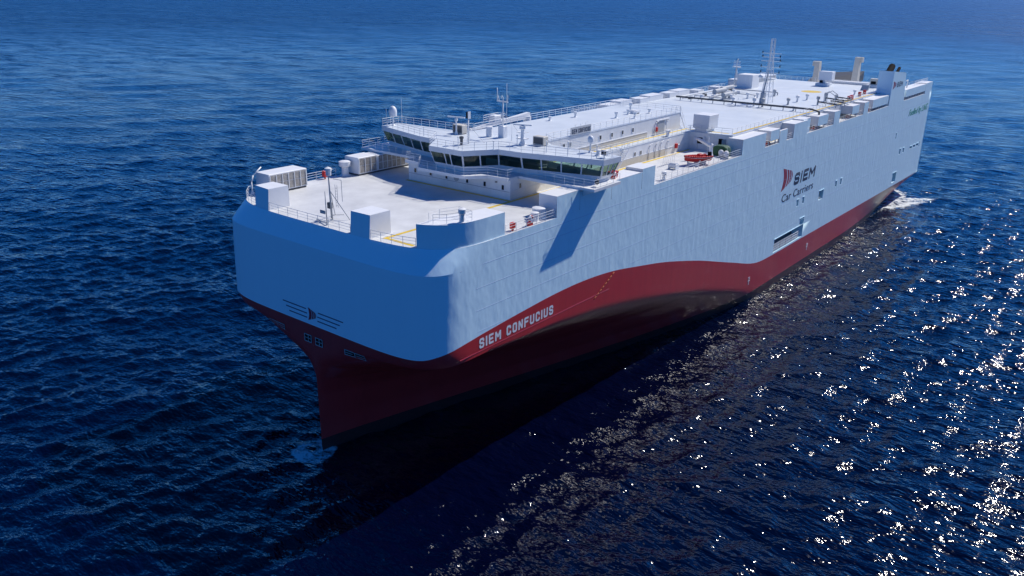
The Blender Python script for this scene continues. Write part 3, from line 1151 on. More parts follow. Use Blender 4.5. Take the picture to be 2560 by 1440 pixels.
MB().path([(34.75, .27, 38.6), (36.9, 2.0, Z3)], .02, 5).path([(34.75, .27, 38.6), (36.9, -1.6, Z3)], .02, 5).build('stay', GREY, am)
# search light on the port wing tip
sl = MB().tube((31.7, 19.3, Z3), (31.7, 19.3, Z3 + .35), .06).build('signal_panel', WHITE, ship)
MB().bbox(31.5, 31.95, 18.9, 19.7, Z3 + .35, Z3 + 1.0, .03).build('housing', WHITE, sl)
MB().box(31.485, 31.5, 18.97, 19.63, Z3 + .42, Z3 + .93).build('screen', BLACK, sl)
MB().lathe(28.6, 20.4, [(.05, 32.1), (.26, 32.25), (.3, 32.5), (.22, 32.72), (.05, 32.8)], 14).build('floodlight', DGREY, ship, smooth=True)
# curved horn foot near the wing tip
MB().lathe(32.6, 17.8, [(.45, Z3), (.3, Z3 + .15), (.22, Z3 + .6), (.35, Z3 + .75), (.1, Z3 + .85)], 14).build('horn', WHITE, ship, smooth=True, angle=40)
# name board on the roof rail
nb = MB().box(42.0, 47.2, 6.86, 6.93, Z3 + .05, Z3 + 1.2).build('name_board', GREY, ship)
nb['label'] = 'grey name board lettered SIEM CONFUCIUS'
NBM = mat('name_board_paint', (0.55, 0.57, 0.58), 0.5, noise=0.1, nscale=1)
nb.data.materials[0] = NBM
block_text('SIEM CONFUCIUS', 42.25, 6.934, Z3 + .25, 4.75, .66, .12, NAVY, nb)
mb = MB()
for s in (43.2, 44.6, 45.9):
    mb.path([(s, 6.8, Z3 + 1.2), (s, 6.8, Z3 + 1.5), (s + .3, 6.8, Z3 + 1.62), (s + .5, 6.8, Z3 + 1.5)], .03, 5)
mb.build('board_lamp', WHITE, nb)

# roof goosenecks and vents
for s, t, h in ((61.8, 2.1, 1.05), (63.5, 4.6, 1.1), (66.7, 1.4, .9), (69.9, -.1, 1.6), (58.0, -3.4, .9), (70.5, 3.3, .8), (52, -4.2, .7)):
    z = Z3
    mb = MB().lathe(s, t, [(.30, z), (.28, z + .05), (.17, z + .12), (.17, z + h * .6), (.30, z + h * .65), (.30, z + h * .95), (.1, z + h)], 12)
    mb.build('roof_vent', WHITE, top_house, smooth=True, angle=40)
MB().box(68.0, 69.2, .9, 2.3, Z3 + .18, Z3 + .55).box(68.1, 68.2, 1, 2.2, Z3, Z3 + .18).box(69.0, 69.1, 1, 2.2, Z3, Z3 + .18).build('roof_box', WHITE, top_house)


# inclined ladders
def stair(name, a, b, width_vec, parent, n=11):
    a, b, w = np.array(a, float), np.array(b, float), np.array(width_vec, float)
    mb_ = MB()
    for k in (0, 1):
        o_ = w * k
        mb_.tube(tuple(a + o_), tuple(b + o_), .06, n=5)
        mb_.tube(tuple(a + o_ + [0, 0, 1.0]), tuple(b + o_ + [0, 0, 1.0]), .028, n=5)
        for u in (0, .5, 1):
            p = a + (b - a) * u + o_
            mb_.tube(tuple(p), tuple(p + [0, 0, 1.0]), .028, n=5)
    d = (b - a)
    h = np.array([d[0], d[1], 0])
    h = h / np.linalg.norm(h) * .13
    st = mb_.build(name, WHITE, parent)
    for i in range(1, n):
        p = a + d * i / n
        q = [p - h, p + h, p + h + w, p - h + w]
        m2 = MB().hexa([(x[0], x[1], x[2] - .02) for x in q], [(x[0], x[1], x[2] + .02) for x in q])
        m2.build('step', WHITE, st)
    return st


stair('inclined_ladder', (49.6, 9.45, D), (52.8, 9.45, Z2), (0, .8, 0), ship)
stair('inclined_ladder', (77.2, 6.0, Z2), (75.0, 6.0, Z3), (0, .8, 0), ship)
# vertical ladders on the recess wall
mb = MB()
for s, t in ((73.6, 9.5),):
    mb.tube((s, t, D), (s, t, Z2 + 1), .03, n=5).tube((s + .45, t, D), (s + .45, t, Z2 + 1), .03, n=5)
    for k in range(9):
        mb.tube((s, t, D + .3 + k * .32), (s + .45, t, D + .3 + k * .32), .02, n=4)
mb.build('wall_ladder', WHITE, deckhouse)

# big fan box on splayed trunk above the recess
fb = MB().hexa([(75.25, 9.75, Z2 + .002), (78.4, 9.75, Z2 + .002), (78.4, 11.9, Z2 + .002), (75.25, 11.9, Z2 + .002)],
               [(75.25, 9.75, 32.45), (78.4, 9.75, 32.45), (78.4, 11.9, 32.45), (75.25, 11.9, 32.45)]).build('fan_tower', WHITE, ship)
MB().bbox(75.1, 78.6, 9.4, 12.35, 32.451, 34.75, .05).build('fan_casing', WHITE, fb)

# ------------------------------------------------------------------ foremast
fm = MB().tube((4.2, -.3, D), (4.2, -.4, 34.2), .13, .09, n=8).build('foremast', GREY, ship, smooth=True)
MB().lathe(4.2, -.4, [(.28, 34.2), (.32, 34.3), (.32, 34.75), (.4, 34.8), (.4, 35.05), (.1, 35.2)], 14).build('lantern', WHITE, fm, smooth=True, angle=40)
MB().path([(4.2, -.3, 32.4), (5.6, 1.2, D)], .05, 6).path([(4.2, -.3, 32.4), (5.9, -1.8, D)], .05, 6).path([(4.2, -.3, D + .6), (5.2, .7, D + .6)], .04, 5).build('stay', GREY, fm)
mb = MB()
for t in (.25, .6):
    mb.tube((4.5, t, D + 1.6), (4.5, t, 33.2), .025, n=5)
for k in range(7):
    mb.tube((4.5, .25, D + 1.8 + k * .34), (4.5, .6, D + 1.8 + k * .34), .02, n=4)
mb.tube((4.6, 1.3, D + 2.4), (4.6, 1.3, D + 4.9), .03, n=5)
mb.path([(4.6, 1.3, D + 4.9), (4.4, .1, D + 4.9)], .03, 5)
mb.build('climbing_ladder', GREY, fm)
MB().bbox(4.05, 4.45, -.85, -.35, 30.3, 31.0, .03).build('floodlight', DGREY, fm)
jk = MB().tube((2.35, 1.1, D), (2.35, 1.1, 32.9), .07, .05, n=6).build('jackstaff', GREY, ship, smooth=True)
MB().box(2.25, 2.32, .1, 1.0, 30.25, 30.65).build('light_plate', GREY, jk)
MB().path([(2.35, 1.1, D + .25), (3.0, -1.6, D + .1)], .07, 6).path([(2.35, 1.1, D + .25), (4.2, -.3, D + .25)], .05, 6).build('foot_bar', GREY, jk)
# small starboard davit
MB().path([(5.3, -17.7, D), (5.3, -17.7, D + 1.7), (5.7, -17.8, D + 2.5), (7.0, -17.8, D + 3.4)], .09, 8).lathe(5.3, -17.7, [(.3, D), (.25, D + .3), (.1, D + .5)], 10).build('davit', WHITE, ship, smooth=True)
# hose stations on the fore deck
for s, t in ((17.3, -18.5),):
    MB().bbox(s, s + .55, t, t + .55, D + .35, D + 1.15, .03).box(s + .2, s + .35, t + .2, t + .35, D, D + .35).build('hose_box', REDP, ship)
hb = MB().bbox(14.3, 14.9, 18.25, 18.65, D + .25, D + .95, .03).box(14.5, 14.7, 18.35, 18.55, D, D + .25).build('hose_box', REDP, ship)

# starboard provision crane lying on its rest
cr = MB().lathe(55.5, -11.6, [(.9, D), (.9, 33.2), (.7, 33.6), (.7, 34.4)], 14).build('provision_crane', WHITE, ship, smooth=True, angle=40)
MB().hexa([(40.0, -10.9, 33.9), (56.0, -12.1, 34.1), (56.0, -11.3, 34.1), (40.0, -10.5, 33.9)], [(40.0, -10.85, 34.2), (56.0, -12.1, 35.0), (56.0, -11.3, 35.0), (40.0, -10.55, 34.2)]).build('jib', WHITE, cr)
MB().bbox(46.2, 47.8, -12.2, -10.9, 34.4, 35.5, .05).build('winch_house', WHITE, cr)
MB().tube((43.0, -11.0, D), (43.0, -11.0, 33.9), .15).build('jib_rest', WHITE, cr)
mb = MB()
for k in (.35, .7, 1.05):
    mb.path([(44.6, -11.9, 34.6 + k), (48.6, -12.2, 34.6 + k), (48.6, -10.7, 34.6 + k), (44.6, -10.6, 34.6 + k), (44.6, -11.9, 34.6 + k)], .028, 5)
for s, t in ((44.6, -11.9), (48.6, -12.2), (48.6, -10.7), (44.6, -10.6)):
    mb.tube((s, t, 34.3), (s, t, 35.65), .03, n=5)
mb.build('cage', WHITE, cr)

# ------------------------------------------------------------------ pipes and vents on the upper deck
pipe = MB().path([(111.8, -13.5, Z2 + .75), (111.6, 16.9, Z2 + .75), (112.6, 18.0, Z2 + .3), (112.9, 18.2, D + .3)], .20, 10).build('deck_pipe', DGREY, ship, smooth=True, angle=40)
pipe['label'] = 'dark pipe crossing the upper deck from side to side'
for t in np.arange(-12.5, 16, 2.6):
    MB().box(111.6, 111.85, t, t + .12, Z2, Z2 + .56).build('pipe_support', GREY, pipe)
for s0, t0, s1 in ((123.0, 14.3, 126.8), (131.0, 13.2, 134.5)):
    p2 = MB().path([(s0 + 2, t0 - 1.0, Z2 + .7), (s0, t0 + 3.6, Z2 + .7), (s0 + .8, t0 + 4.2, Z2 + .7), (s1, t0 + 4.2, Z2 + .7), (s1 + .6, t0 + 3.6, Z2 + .7), (s1 + 1.6, t0 + .6, Z2 + .7)], .16, 8).build('deck_pipe', DGREY, ship, smooth=True, angle=40)
    for a, b in ((s0, t0 + 3.5), (s1, t0 + 4.1), (s0 + 1.2, t0 + 1)):
        MB().box(a - .06, a + .06, b - .06, b + .06, Z2, Z2 + .6).build('pipe_support', GREY, p2)
    MB().lathe(s0 + 2, t0 - 1, [(.2, Z2), (.2, Z2 + 1.2), (.38, Z2 + 1.25), (.38, Z2 + 1.8), (.12, Z2 + 1.9)], 12).build('vent_head', GREY, p2, smooth=True, angle=40)
for s, t, h in ((114.2, -1.2, 1.5), (113.5, 3.9, 1.9), (113.4, 5.8, 1.9), (112.6, 12.8, 1.0), (120.9, 8.4, 1.5), (127.0, 8.1, 1.5), (132.1, 8.4, 1.4), (135.2, 13.8, 1.4), (150, 13.2, 1.2), (131, -8.8, 1.2), (121, -4.8, 1.2), (125, -2.6, 1.4), (128, -1.5, 1.2), (133.5, .2, 1.6)):
    z = Z2
    MB().lathe(s, t, [(.36, z), (.34, z + .05), (.2, z + .1), (.2, z + h * .55), (.40, z + h * .62), (.40, z + h * .9), (.1, z + h)], 12).build('deck_vent', WHITE if random.random() < .5 else GREY, ship, smooth=True, angle=40)
# hose reel frame
mb = MB()
for s in (129.6, 131.6):
    mb.path([(s, 13.0, Z2), (s, 13.0, Z2 + 1.9), (s + .1, 13.9, Z2 + 2.5), (s + .1, 15.2, Z2 + 1.7), (s, 15.5, Z2)], .07, 6)
mb.build('pipe_gantry', GREY, ship, smooth=True)
# LNG hose and valve deck on the starboard side: saddle tanks, valves, low pipes
for s, t, l, r in ((124.5, -10.5, 5.5, .55), (119.5, -6.0, 4.5, .5), (131.0, -11.8, 6.0, .5)):
    tk = MB().tube((s, t, Z2 + .95), (s + l, t, Z2 + .95), r, n=14).build('saddle_tank', GREY, ship, smooth=True, angle=40)
    MB().box(s + .6, s + .85, t - r, t + r, Z2, Z2 + .7).box(s + l - .85, s + l - .6, t - r, t + r, Z2, Z2 + .7).build('saddle', GREY, tk)
for s0, t0, s1, t1, z, r in ((114, -13, 138, -13, .5, .10), (114, -9.2, 134, -9.2, .45, .09), (116, -7.6, 130, -7.6, .6, .11), (118, -12.2, 118, -3, .5, .10), (128, -12.6, 128, -2.2, .55, .1), (136, -13, 136, 0, .6, .12), (121, -3, 136, -.5, .5, .07)):
    MB().path([(s0, t0, Z2 + z), (s1, t1, Z2 + z), (s1, t1, Z2 + .02)], r, 8).tube((s0, t0, Z2), (s0, t0, Z2 + z), r * .8).build('deck_pipe', WHITE if r < .1 else GREY, ship, smooth=True, angle=40)
for i in range(10):
    s, t = 115 + 2.3 * i, -12.2 + 5.0 * ((i * 7) % 3) / 3
    o = MB().bbox(s, s + .9, t, t + .7, Z2, Z2 + .5 + .5 * ((i * 3) % 4) / 4, .04).build('valve_box', WHITE if i % 3 else DGREY, ship)

# lattice mast amidships
lat = MB()
base = [(119.6, 2.6), (119.6, 4.4), (122.4, 4.4), (122.4, 2.6)]
topq = [(121.0, 3.1), (121.0, 3.8), (121.6, 3.8), (121.6, 3.1)]


def leg(k, z):
    u = min(1, (z - Z2) / (41.2 - Z2))
    return tuple(base[k][i] + (topq[k][i] - base[k][i]) * u for i in range(2)) + (z,)


lat_o = None
levels = [Z2, 34.0, 36.0, 37.6, 38.9, 40.0, 41.2, 42.3, 43.3, 44.3, 45.2]
mb = MB()
for k in range(4):
    mb.path([leg(k, Z2), leg(k, 41.2), leg(k, 45.2)], .07, 6)
lat_o = mb.build('lattice_mast', WHITE, ship, smooth=True, angle=40)
lat_o['label'] = 'tall white lattice mast with cross yards and black lamps'
mb = MB()
for a, b in zip(levels[:-1], levels[1:]):
    for k in range(4):
        j = (k + 1) % 4
        mb.tube(leg(k, b), leg(j, b), .03, n=4)
        mb.tube(leg(k, a), leg(j, b), .026, n=4)
mb.build('lattice_bracing', WHITE, lat_o)
for z, w in ((38.15, 2.1), (39.35, 2.15), (40.6, 2.1), (41.4, 2.0), (42.2, 2.1)):
    yd = MB().tube((121.3, 3.4 - w, z), (121.3, 3.4 + w, z), .05, n=6).build('yard', WHITE, lat_o)
    for sd in (-1, 1):
        if (z * 10 + sd) % 3 > .8:
            MB().lathe(121.3, 3.4 + sd * w * .97, [(.12, z + .05), (.12, z + .42), (.05, z + .48)], 8).build('mast_lamp', BLACK, yd)
MB().box(120.2, 122.2, 2.1, 4.8, 37.0, 37.08).build('platform', WHITE, lat_o)
MB().lathe(120.4, 1.9, [(.1, 36.9), (.5, 37.2), (.5, 37.5), (.1, 37.8)], 12).build('dish', WHITE, lat_o, smooth=True)
MB().bbox(119.0, 120.0, 2.7, 3.7, Z2, Z2 + 1.1, .05).bbox(119.1, 119.9, 2.8, 3.6, Z2 + 1.1, Z2 + 2.3, .05).build('cabinet', GREY, lat_o)
MB().tube((119.5, 3.2, Z2 + 2.3), (120.9, 3.3, 38.6), .2, .12, n=8).build('main_leg', GREY, lat_o)
# aft signal mast
sm = MB().path([(147, -16.0, Z2), (147, -15.7, 36.6)], .16, 8).path([(146.4, -15.2, Z2), (147, -15.6, 36.0)], .08, 6).path([(147.8, -15.2, Z2), (147, -15.6, 36.0)], .08, 6).build('signal_mast', WHITE, ship, smooth=True)
MB().box(146.3, 147.7, -16.6, -14.8, 36.6, 36.7).build('platform', WHITE, sm)
for k in range(4):
    MB().tube((147, -16.6, 36.9 + k * .38), (147, -14.8, 36.9 + k * .38), .05, n=5).build('yard', WHITE, sm)
MB().tube((147, -15.7, 36.7), (147, -15.7, 38.3), .09, n=6).lathe(147, -15.5, [(.1, 38.3), (.2, 38.5), (.05, 38.7)], 10).build('topmast', WHITE, sm)
# trunk house beside it
MB().bbox(145.0, 149.2, -14.3, -10.3, Z2 + .002, 35.1, .05).build('stair_tower', WALL, ship)

# stern gear: crane cab, deck machinery, ramp posts and ramp
cb = MB().bbox(163.2, 166.8, -.9, 2.2, Z2, Z2 + .7, .05).bbox(164.2, 165.4, -.3, 1.2, Z2 + .7, Z2 + 1.5, .05).build('escape_housing', WHITE, ship)
MB().bbox(163.9, 166.1, -.5, 2.9, Z2 + 1.5, 35.5, .12).build('hood', WHITE, cb)
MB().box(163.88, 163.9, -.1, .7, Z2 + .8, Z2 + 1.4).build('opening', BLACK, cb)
MB().hexa([(160.8, 11.2, Z2), (161.8, 11.2, Z2), (161.8, 12.9, Z2), (160.8, 12.9, Z2)], [(161.4, 11.4, Z2 + 1.3), (162.2, 11.4, Z2 + 1.3), (162.2, 13.1, Z2 + 1.3), (161.4, 13.1, Z2 + 1.3)]).build('skylight', GREY, ship)
ca = MB().bbox(168.5, 171.5, 10.2, 13.2, Z2, Z2 + .7, .05).build('crane_pedestal', WHITE, ship)
MB().bbox(169.0, 170.6, 10.9, 12.9, Z2 + .7, Z2 + 2.2, .06).build('crane_cab', CREAM, ca)
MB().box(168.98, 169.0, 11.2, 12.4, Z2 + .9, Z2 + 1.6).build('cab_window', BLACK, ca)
MB().bbox(173.2, 176.0, -2.5, 10.4, D, Z2 + .6, .05).build('winch_platform', WHITE, ship)
for t0, zt, t_arm in ((-8.0, 36.4, -1), (2.7, 38.1, 1)):
    ps = 183.0
    po = MB().hexa([(ps, t0 - .9, D), (ps + 2.2, t0 - .9, D), (ps + 2.2, t0 + .9, D), (ps, t0 + .9, D)],
                   [(ps + .3, t0 - .62, zt), (ps + 1.9, t0 - .62, zt), (ps + 1.9, t0 + .62, zt), (ps + .3, t0 + .62, zt)]).build('ramp_post', CREAM, ship)
    a, b = sorted((t0 + t_arm * .63, t0 + t_arm * 1.35))
    MB().bbox(ps + .5, ps + 1.7, a, b, zt - 1.3, zt, .05).build('sheave_box', CREAM, po)
rs = MB().hexa([(188, -13, D), (199, -13, 30.8), (199, .5, 30.8), (188, .5, D)], [(188, -13, D + .4), (199, -13, 32.0), (199, .5, 33.3), (188, .5, D + .4)]).build('stern_ramp', DGREY, ship)
rs['label'] = 'dark folded stern ramp between the ramp posts'
for k in range(8):
    MB().box(188.6 + k * 1.3, 188.75 + k * 1.3, -12.8, .3, D + .45 + k * .22, D + .62 + k * .22).build('ramp_rib', GREY, rs)
railing('railing', [(172.9, -3, Z2), (172.9, 16.5, Z2)], ship)
mb = MB()
mb.path([(179, 17.5, D), (179, 17.5, 33.4), (177.4, 17.5, 33.4)], .16, 6)
mb.build('stern_davit', WHITE, ship)
railing('railing', [(186, 17.6, DT), (199.4, 17.6, DT), (199.4, 10, D)], ship)

# funnel on the port quarter
mb = MB()
mb.hexa([(158.8, 15.5, D), (172.0, 15.5, D), (172.0, HB - .003, D), (158.8, HB - .003, D)],
        [(159.2, 15.5, 37.0), (169.9, 15.5, 36.0), (169.9, HB - .003, 36.0), (159.2, HB - .003, 37.0)], [1, 1, 1, 1, 1, 1])
fun = mb.build('funnel', [WHITE, HULL], ship)
fun['label'] = 'pale blue wedge funnel with exhaust pipes and company logo'
mb = MB().tube((160.6, 17.2, 36.3), (163.2, 17.2, 37.9), .8, .75, n=14)
mb.build('exhaust_pipe', BLACK, fun, smooth=True, angle=40)
for s, t in ((165.2, 16.6), (166.0, 18.0)):
    MB().tube((s - 1.4, t, 36.0), (s + .8, t, 37.3), .36, .36, n=12).build('exhaust_pipe', BLACK, fun, smooth=True, angle=40)
block_text('SIEM', 163.2, HB + .012, 33.0, 4.8, 1.25, .30, NAVY, fun, shear=.1)


def sail(s, t, z, w, h, parent, plane='side', name='sail_emblem'):
    """three curved bars that make the sail mark"""
    o = MB()
    pieces = [(0.0, .36), (.44, .62), (.69, .82), (.88, .97)]
    root = None
    for i, (a, b) in enumerate(pieces):
        mb_ = MB()
        n = 12
        for q in range(n):
            quad = []
            for v, x in ((q, a), (q, b), (q + 1, b), (q + 1, a)):
                y = v / n
                lo, hi = .30 * x, 1 - .24 * x
                X = (x + .15 * math.sin(math.pi * y)) / 1.12 * w
                Y = (lo + (hi - lo) * y) * h
                quad.append((s + X, t, z + Y) if plane == 'side' else (float(nose(s + X, z + Y)) - .03, s + X, z + Y))
            mb_.quad(quad)
        p_ = mb_.build(name if root is None else 'sail_bar', LOGO, parent if root is None else root, fix=False)
        root = root or p_
    return root


sail(159.9, HB + .012, 32.7, 2.6, 1.9, fun)
sail(94.4, HB + .012, 19.1, 5.2, 4.5, hull_up)

# ------------------------------------------------------------------ lettering on the hull
block_text('SIEM', 100.7, HB + .012, 19.3, 11.3, 2.35, .58, NAVY, hull_up, shear=.12, gap=.22)
place_side_text('lettering', text_mesh('Car Carriers', 16.6, 1.55, spacing=1.05), 95.4, HB + .012, 16.85, NAVY, hull_up)
place_side_text('lettering', text_mesh('Fuelled by LNG', 19.0, 2.2, shear=.25, offset=.008), 179.6, HB + .012, 23.7, GREENTXT, hull_up)
block_text('SIEM CONFUCIUS', 8.2, HB + .012, 16.68, 13.9, 1.22, .26, WTXT, hull_low)
for s, z in ((83.4, 3.7), (113.0, 3.4)):
    place_side_text('tug_mark', text_mesh('TUG', .8, .5, offset=.02), s - .05, float(breadth(s, z)) + .05, z + .85, WTXT, hull_low)
    tb = float(breadth(s, z)) + .04
    MB().box(s + .25, s + .5, tb, tb + .03, z - .2, z + .5).box(s - .05, s + .8, tb, tb + .03, z + .52, z + .72).build('tug_arrow', WTXT, hull_low)

STRIPE = mat('bow_stripe_paint', (0.035, 0.06, 0.15), 0.5, noise=0.15, nscale=2)
# bow emblem: three lines each side of the sail mark
for k, (z, a, b) in enumerate(((18.75, 1.1, 5.6), (18.22, .95, 5.0), (17.7, .95, 4.4))):
    for sd in (-1, 1):
        mb = MB()
        for i in range(10):
            t0 = sd * (a + (b - a) * i / 10)
            t1 = sd * (a + (b - a) * (i + 1) / 10)
            mb.quad([(float(nose(t0, z)) - .02, t0, z), (float(nose(t1, z)) - .02, t1, z), (float(nose(t1, z + .14)) - .02, t1, z + .14), (float(nose(t0, z + .14)) - .02, t0, z + .14)])
        mb.build('bow_stripe', STRIPE, hull_up, fix=False)
sail(-.75, 0, 17.5, 1.5, 1.6, hull_up, plane='front')

# mooring openings under the bow flare
def on_hull(t, z, off=.06):
    """point on the flared bow surface"""
    lo, hi = 0.0, 60.0
    for _ in range(40):
        m = .5 * (lo + hi)
        if float(breadth(m, z)) < abs(t):
            lo = m
        else:
            hi = m
    return (.5 * (lo + hi) - off, t, z)


for t0, t1, z0, z1 in ((-1.7, -.35, 14.6, 15.6), (.35, 1.7, 14.6, 15.6), (5.6, 8.9, 14.9, 15.6), (-8.9, -5.6, 14.9, 15.6)):
    mb = MB()
    for za, zb2 in ((z0, z0 + .1), ((z0 + z1) / 2 - .04, (z0 + z1) / 2 + .04), (z1 - .1, z1)):
        mb.quad([on_hull(t0, za), on_hull(t1, za), on_hull(t1, zb2), on_hull(t0, zb2)])
    for t in (t0, (t0 + t1) / 2, t1 - .1):
        mb.quad([on_hull(t, z0), on_hull(t + .1, z0), on_hull(t + .1, z1), on_hull(t, z1)])
    fr = mb.build('mooring_port', GREY, hull_low, fix=False)
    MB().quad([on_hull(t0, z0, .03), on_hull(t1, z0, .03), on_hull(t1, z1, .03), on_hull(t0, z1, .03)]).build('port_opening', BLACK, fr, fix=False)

# pilot rope hanging on the port bow
rp_ = MB()
pts = []
for i in range(9):
    u = i / 8
    s = 36.0 - 4.8 * u
    z = 18.5 - 2.6 * u
    pts.append((s, float(breadth(s, z)) + .06, z))
rp_.path(pts, .05, 5).build('hanging_rope', ROPE, hull_low, smooth=True)

# rails and ladder inside the side door recess, and small rims above the ports
mb = MB()
for z in (7.6, 8.1, 8.6):
    mb.tube((94.6, HB - .2, z), (107.4, HB - .2, z), .06, n=6)
for s in (95, 98, 101, 104, 107):
    mb.tube((s, HB - .2, 7.2), (s, HB - .2, 8.6), .05, n=6)
mb.build('recess_rail', WHITE, hull_up)
mb = MB()
for s in (107.3, 107.9):
    mb.tube((s, HB - .25, 7.2), (s, HB - .25, 11.0), .05, n=5)
for k in range(9):
    mb.tube((107.3, HB - .25, 7.5 + k * .4), (107.9, HB - .25, 7.5 + k * .4), .04, n=5)
mb.build('recess_ladder', WHITE, hull_up)
MB().box(116.9, 119.0, HB - .5, HB - .3, 13.5, 14.0).box(117.3, 117.6, HB - .6, HB - .4, 14.0, 15.0).box(118.2, 118.5, HB - .6, HB - .4, 14.0, 14.8).build('manifold', CREAM, hull_up)
for a, b, z0, z1, dp in HOLES:
    if z1 - z0 > .3:
        MB().box(a - .15, b + .15, HB + .003, HB + .09, z1 + .10, z1 + .17).build('port_rim', HULL, hull_up)

# ------------------------------------------------------------------ loose gear on deck: things of their own
def rescue_boat():
    e = bpy.data.objects.new('rescue_boat', None)
    e.location = P(62.4, 16.9, D + .45)
    COL.objects.link(e)
    tag(e, 'open red rescue boat in its cradle beside the white davit crane', 'boat')
    # hull sections along the boat (local metres, bow at +x here = forward)
    N = 15
    rows_o, rows_i = [], []
    for i in range(N):
        u = i / (N - 1)
        x = -2.35 + 4.7 * u
        w = 0.95 * (1 - max(0, (u - .55) / .45) ** 2.2 * .92) * (0.93 + .07 * min(1, u * 4))
        k = .05 + .35 * max(0, (u - .6) / .4) ** 2
        sh = .85 + .22 * max(0, (u - .3) / .7) ** 2
        sec = []
        for j in range(9):
            v = j / 8 * 2 - 1
            yy = w * math.copysign(abs(v) ** .75, v)
            zz_ = k + (sh - k) * abs(v) ** 2.4
            sec.append((-x, yy, zz_))
        rows_o.append(sec)
        rows_i.append([(p[0] * .95, p[1] * .80, max(p[2] * 1.0 - .02, .38)) for p in sec])
    mb_ = MB().grid(rows_o).quad(rows_o[0])
    mb_.grid(rows_i)
    for side in (0, 8):
        mb_.grid([[r[side] for r in rows_o], [r[side] for r in rows_i]])
    mb_.build('boat_hull', ORANGE, e, smooth=True, angle=40)
    mb_ = MB()
    for side in (-1, 1):
        pts_ = [(r[0 if side < 0 else 8][0], r[0 if side < 0 else 8][1], r[0][2]) for r in rows_o]
        mb_.path(pts_, .13, 8)
    mb_.build('fender_tube', REDP, e, smooth=True)
    mb_ = MB()
    for side in (-1, 1):
        pts_ = [(r[0 if side < 0 else 8][0], r[0 if side < 0 else 8][1] * 1.10, r[0][2] - .12) for r in rows_o]
        mb_.path(pts_, .035, 5)
    mb_.build('grab_line', WHITE, e, smooth=True)
    MB().bbox(.2, .9, -.35, .35, .4, 1.25, .08).build('steering_console', ORANGE, e)
    MB().bbox(-1.2, -.6, -.5, .5, .4, .75, .05).bbox(1.2, 1.6, -.6, .6, .4, .75, .05).build('thwart', ORANGE, e)
    om = MB().bbox(2.15, 2.6, -.22, .22, .75, 1.45, .08).tube((2.45, 0, .1), (2.45, 0, .8), .09).build('outboard_motor', BLACK, e)
    return e


rb = rescue_boat()
rb.rotation_euler = (0, 0, math.radians(-27))
# cradle under the boat
ck = MB()
for ds in (-1.2, 1.2):
    ck.box(62.4 + ds - .1, 62.4 + ds + .1, 15.9, 17.9, D, D + .45)
    for dt in (-1, 1):
        ck.hexa([(62.4 + ds - .08, 16.9 + dt * .9 - .08, D + .45), (62.4 + ds + .08, 16.9 + dt * .9 - .08, D + .45), (62.4 + ds + .08, 16.9 + dt * .9 + .08, D + .45), (62.4 + ds - .08, 16.9 + dt * .9 + .08, D + .45)],
                [(62.4 + ds - .08, 16.9 + dt * 1.15 - .08, D + .95), (62.4 + ds + .08, 16.9 + dt * 1.15 - .08, D + .95), (62.4 + ds + .08, 16.9 + dt * 1.15 + .08, D + .95), (62.4 + ds - .08, 16.9 + dt * 1.15 + .08, D + .95)])
ck.build('boat_cradle', WHITE, ship)
# davit crane
dv = MB().lathe(69.2, 15.9, [(.5, D), (.45, D + .5), (.34, D + .7), (.30, D + 2.0), (.36, D + 2.1), (.2, D + 2.3)], 14).build('davit_crane', WHITE, ship, smooth=True, angle=40)
MB().hexa([(69.0, 15.6, D + 1.7), (69.4, 16.1, D + 1.7), (66.3, 15.0, D + 3.3), (65.9, 14.6, D + 3.3)], [(69.0, 15.6, D + 2.2), (69.4, 16.1, D + 2.2), (66.3, 15.0, D + 3.55), (65.9, 14.6, D + 3.55)]).build('jib', WHITE, dv)
MB().tube((66.2, 14.8, D + 3.3), (65.6, 15.2, D + 1.9), .02, n=4).build('fall_wire', DGREY, dv)
MB().path([(70.6, 14.6, D), (70.2, 14.9, D + 3.2)], .04, 5).path([(70.9, 15.2, D), (70.2, 14.9, D + 3.2)], .04, 5).build('jib_rest', WHITE, dv)
MB().bbox(67.6, 68.6, 15.0, 16.2, D, D + .8, .05).build('winch_cabinet', WHITE, ship)
# embarkation frame at the deck edge
mb = MB()
for s in np.linspace(58.0, 61.6, 7):
    mb.path([(s, 13.4, D), (s, 13.4, D + 1.2), (s - .2, 13.8, D + 1.6)], .03, 5)
mb.path([(58, 13.4, D + 1.2), (61.6, 13.4, D + 1.2)], .03, 5).path([(58, 13.4, D + .7), (61.6, 13.4, D + .7)], .03, 5)
mb.path([(57.8, 13.8, D + 1.6), (61.4, 13.8, D + 1.6)], .03, 5)
mb.build('safety_frame', WHITE, ship)
MB().tube((57.0, 15.2, D + .55), (57.0, 16.3, D + .55), .45, n=16).box(56.5, 57.5, 15.1, 15.2, D, D + .8).box(56.5, 57.5, 16.3, 16.4, D, D + .8).build('mooring_winch', WHITE, ship, smooth=True, angle=40)

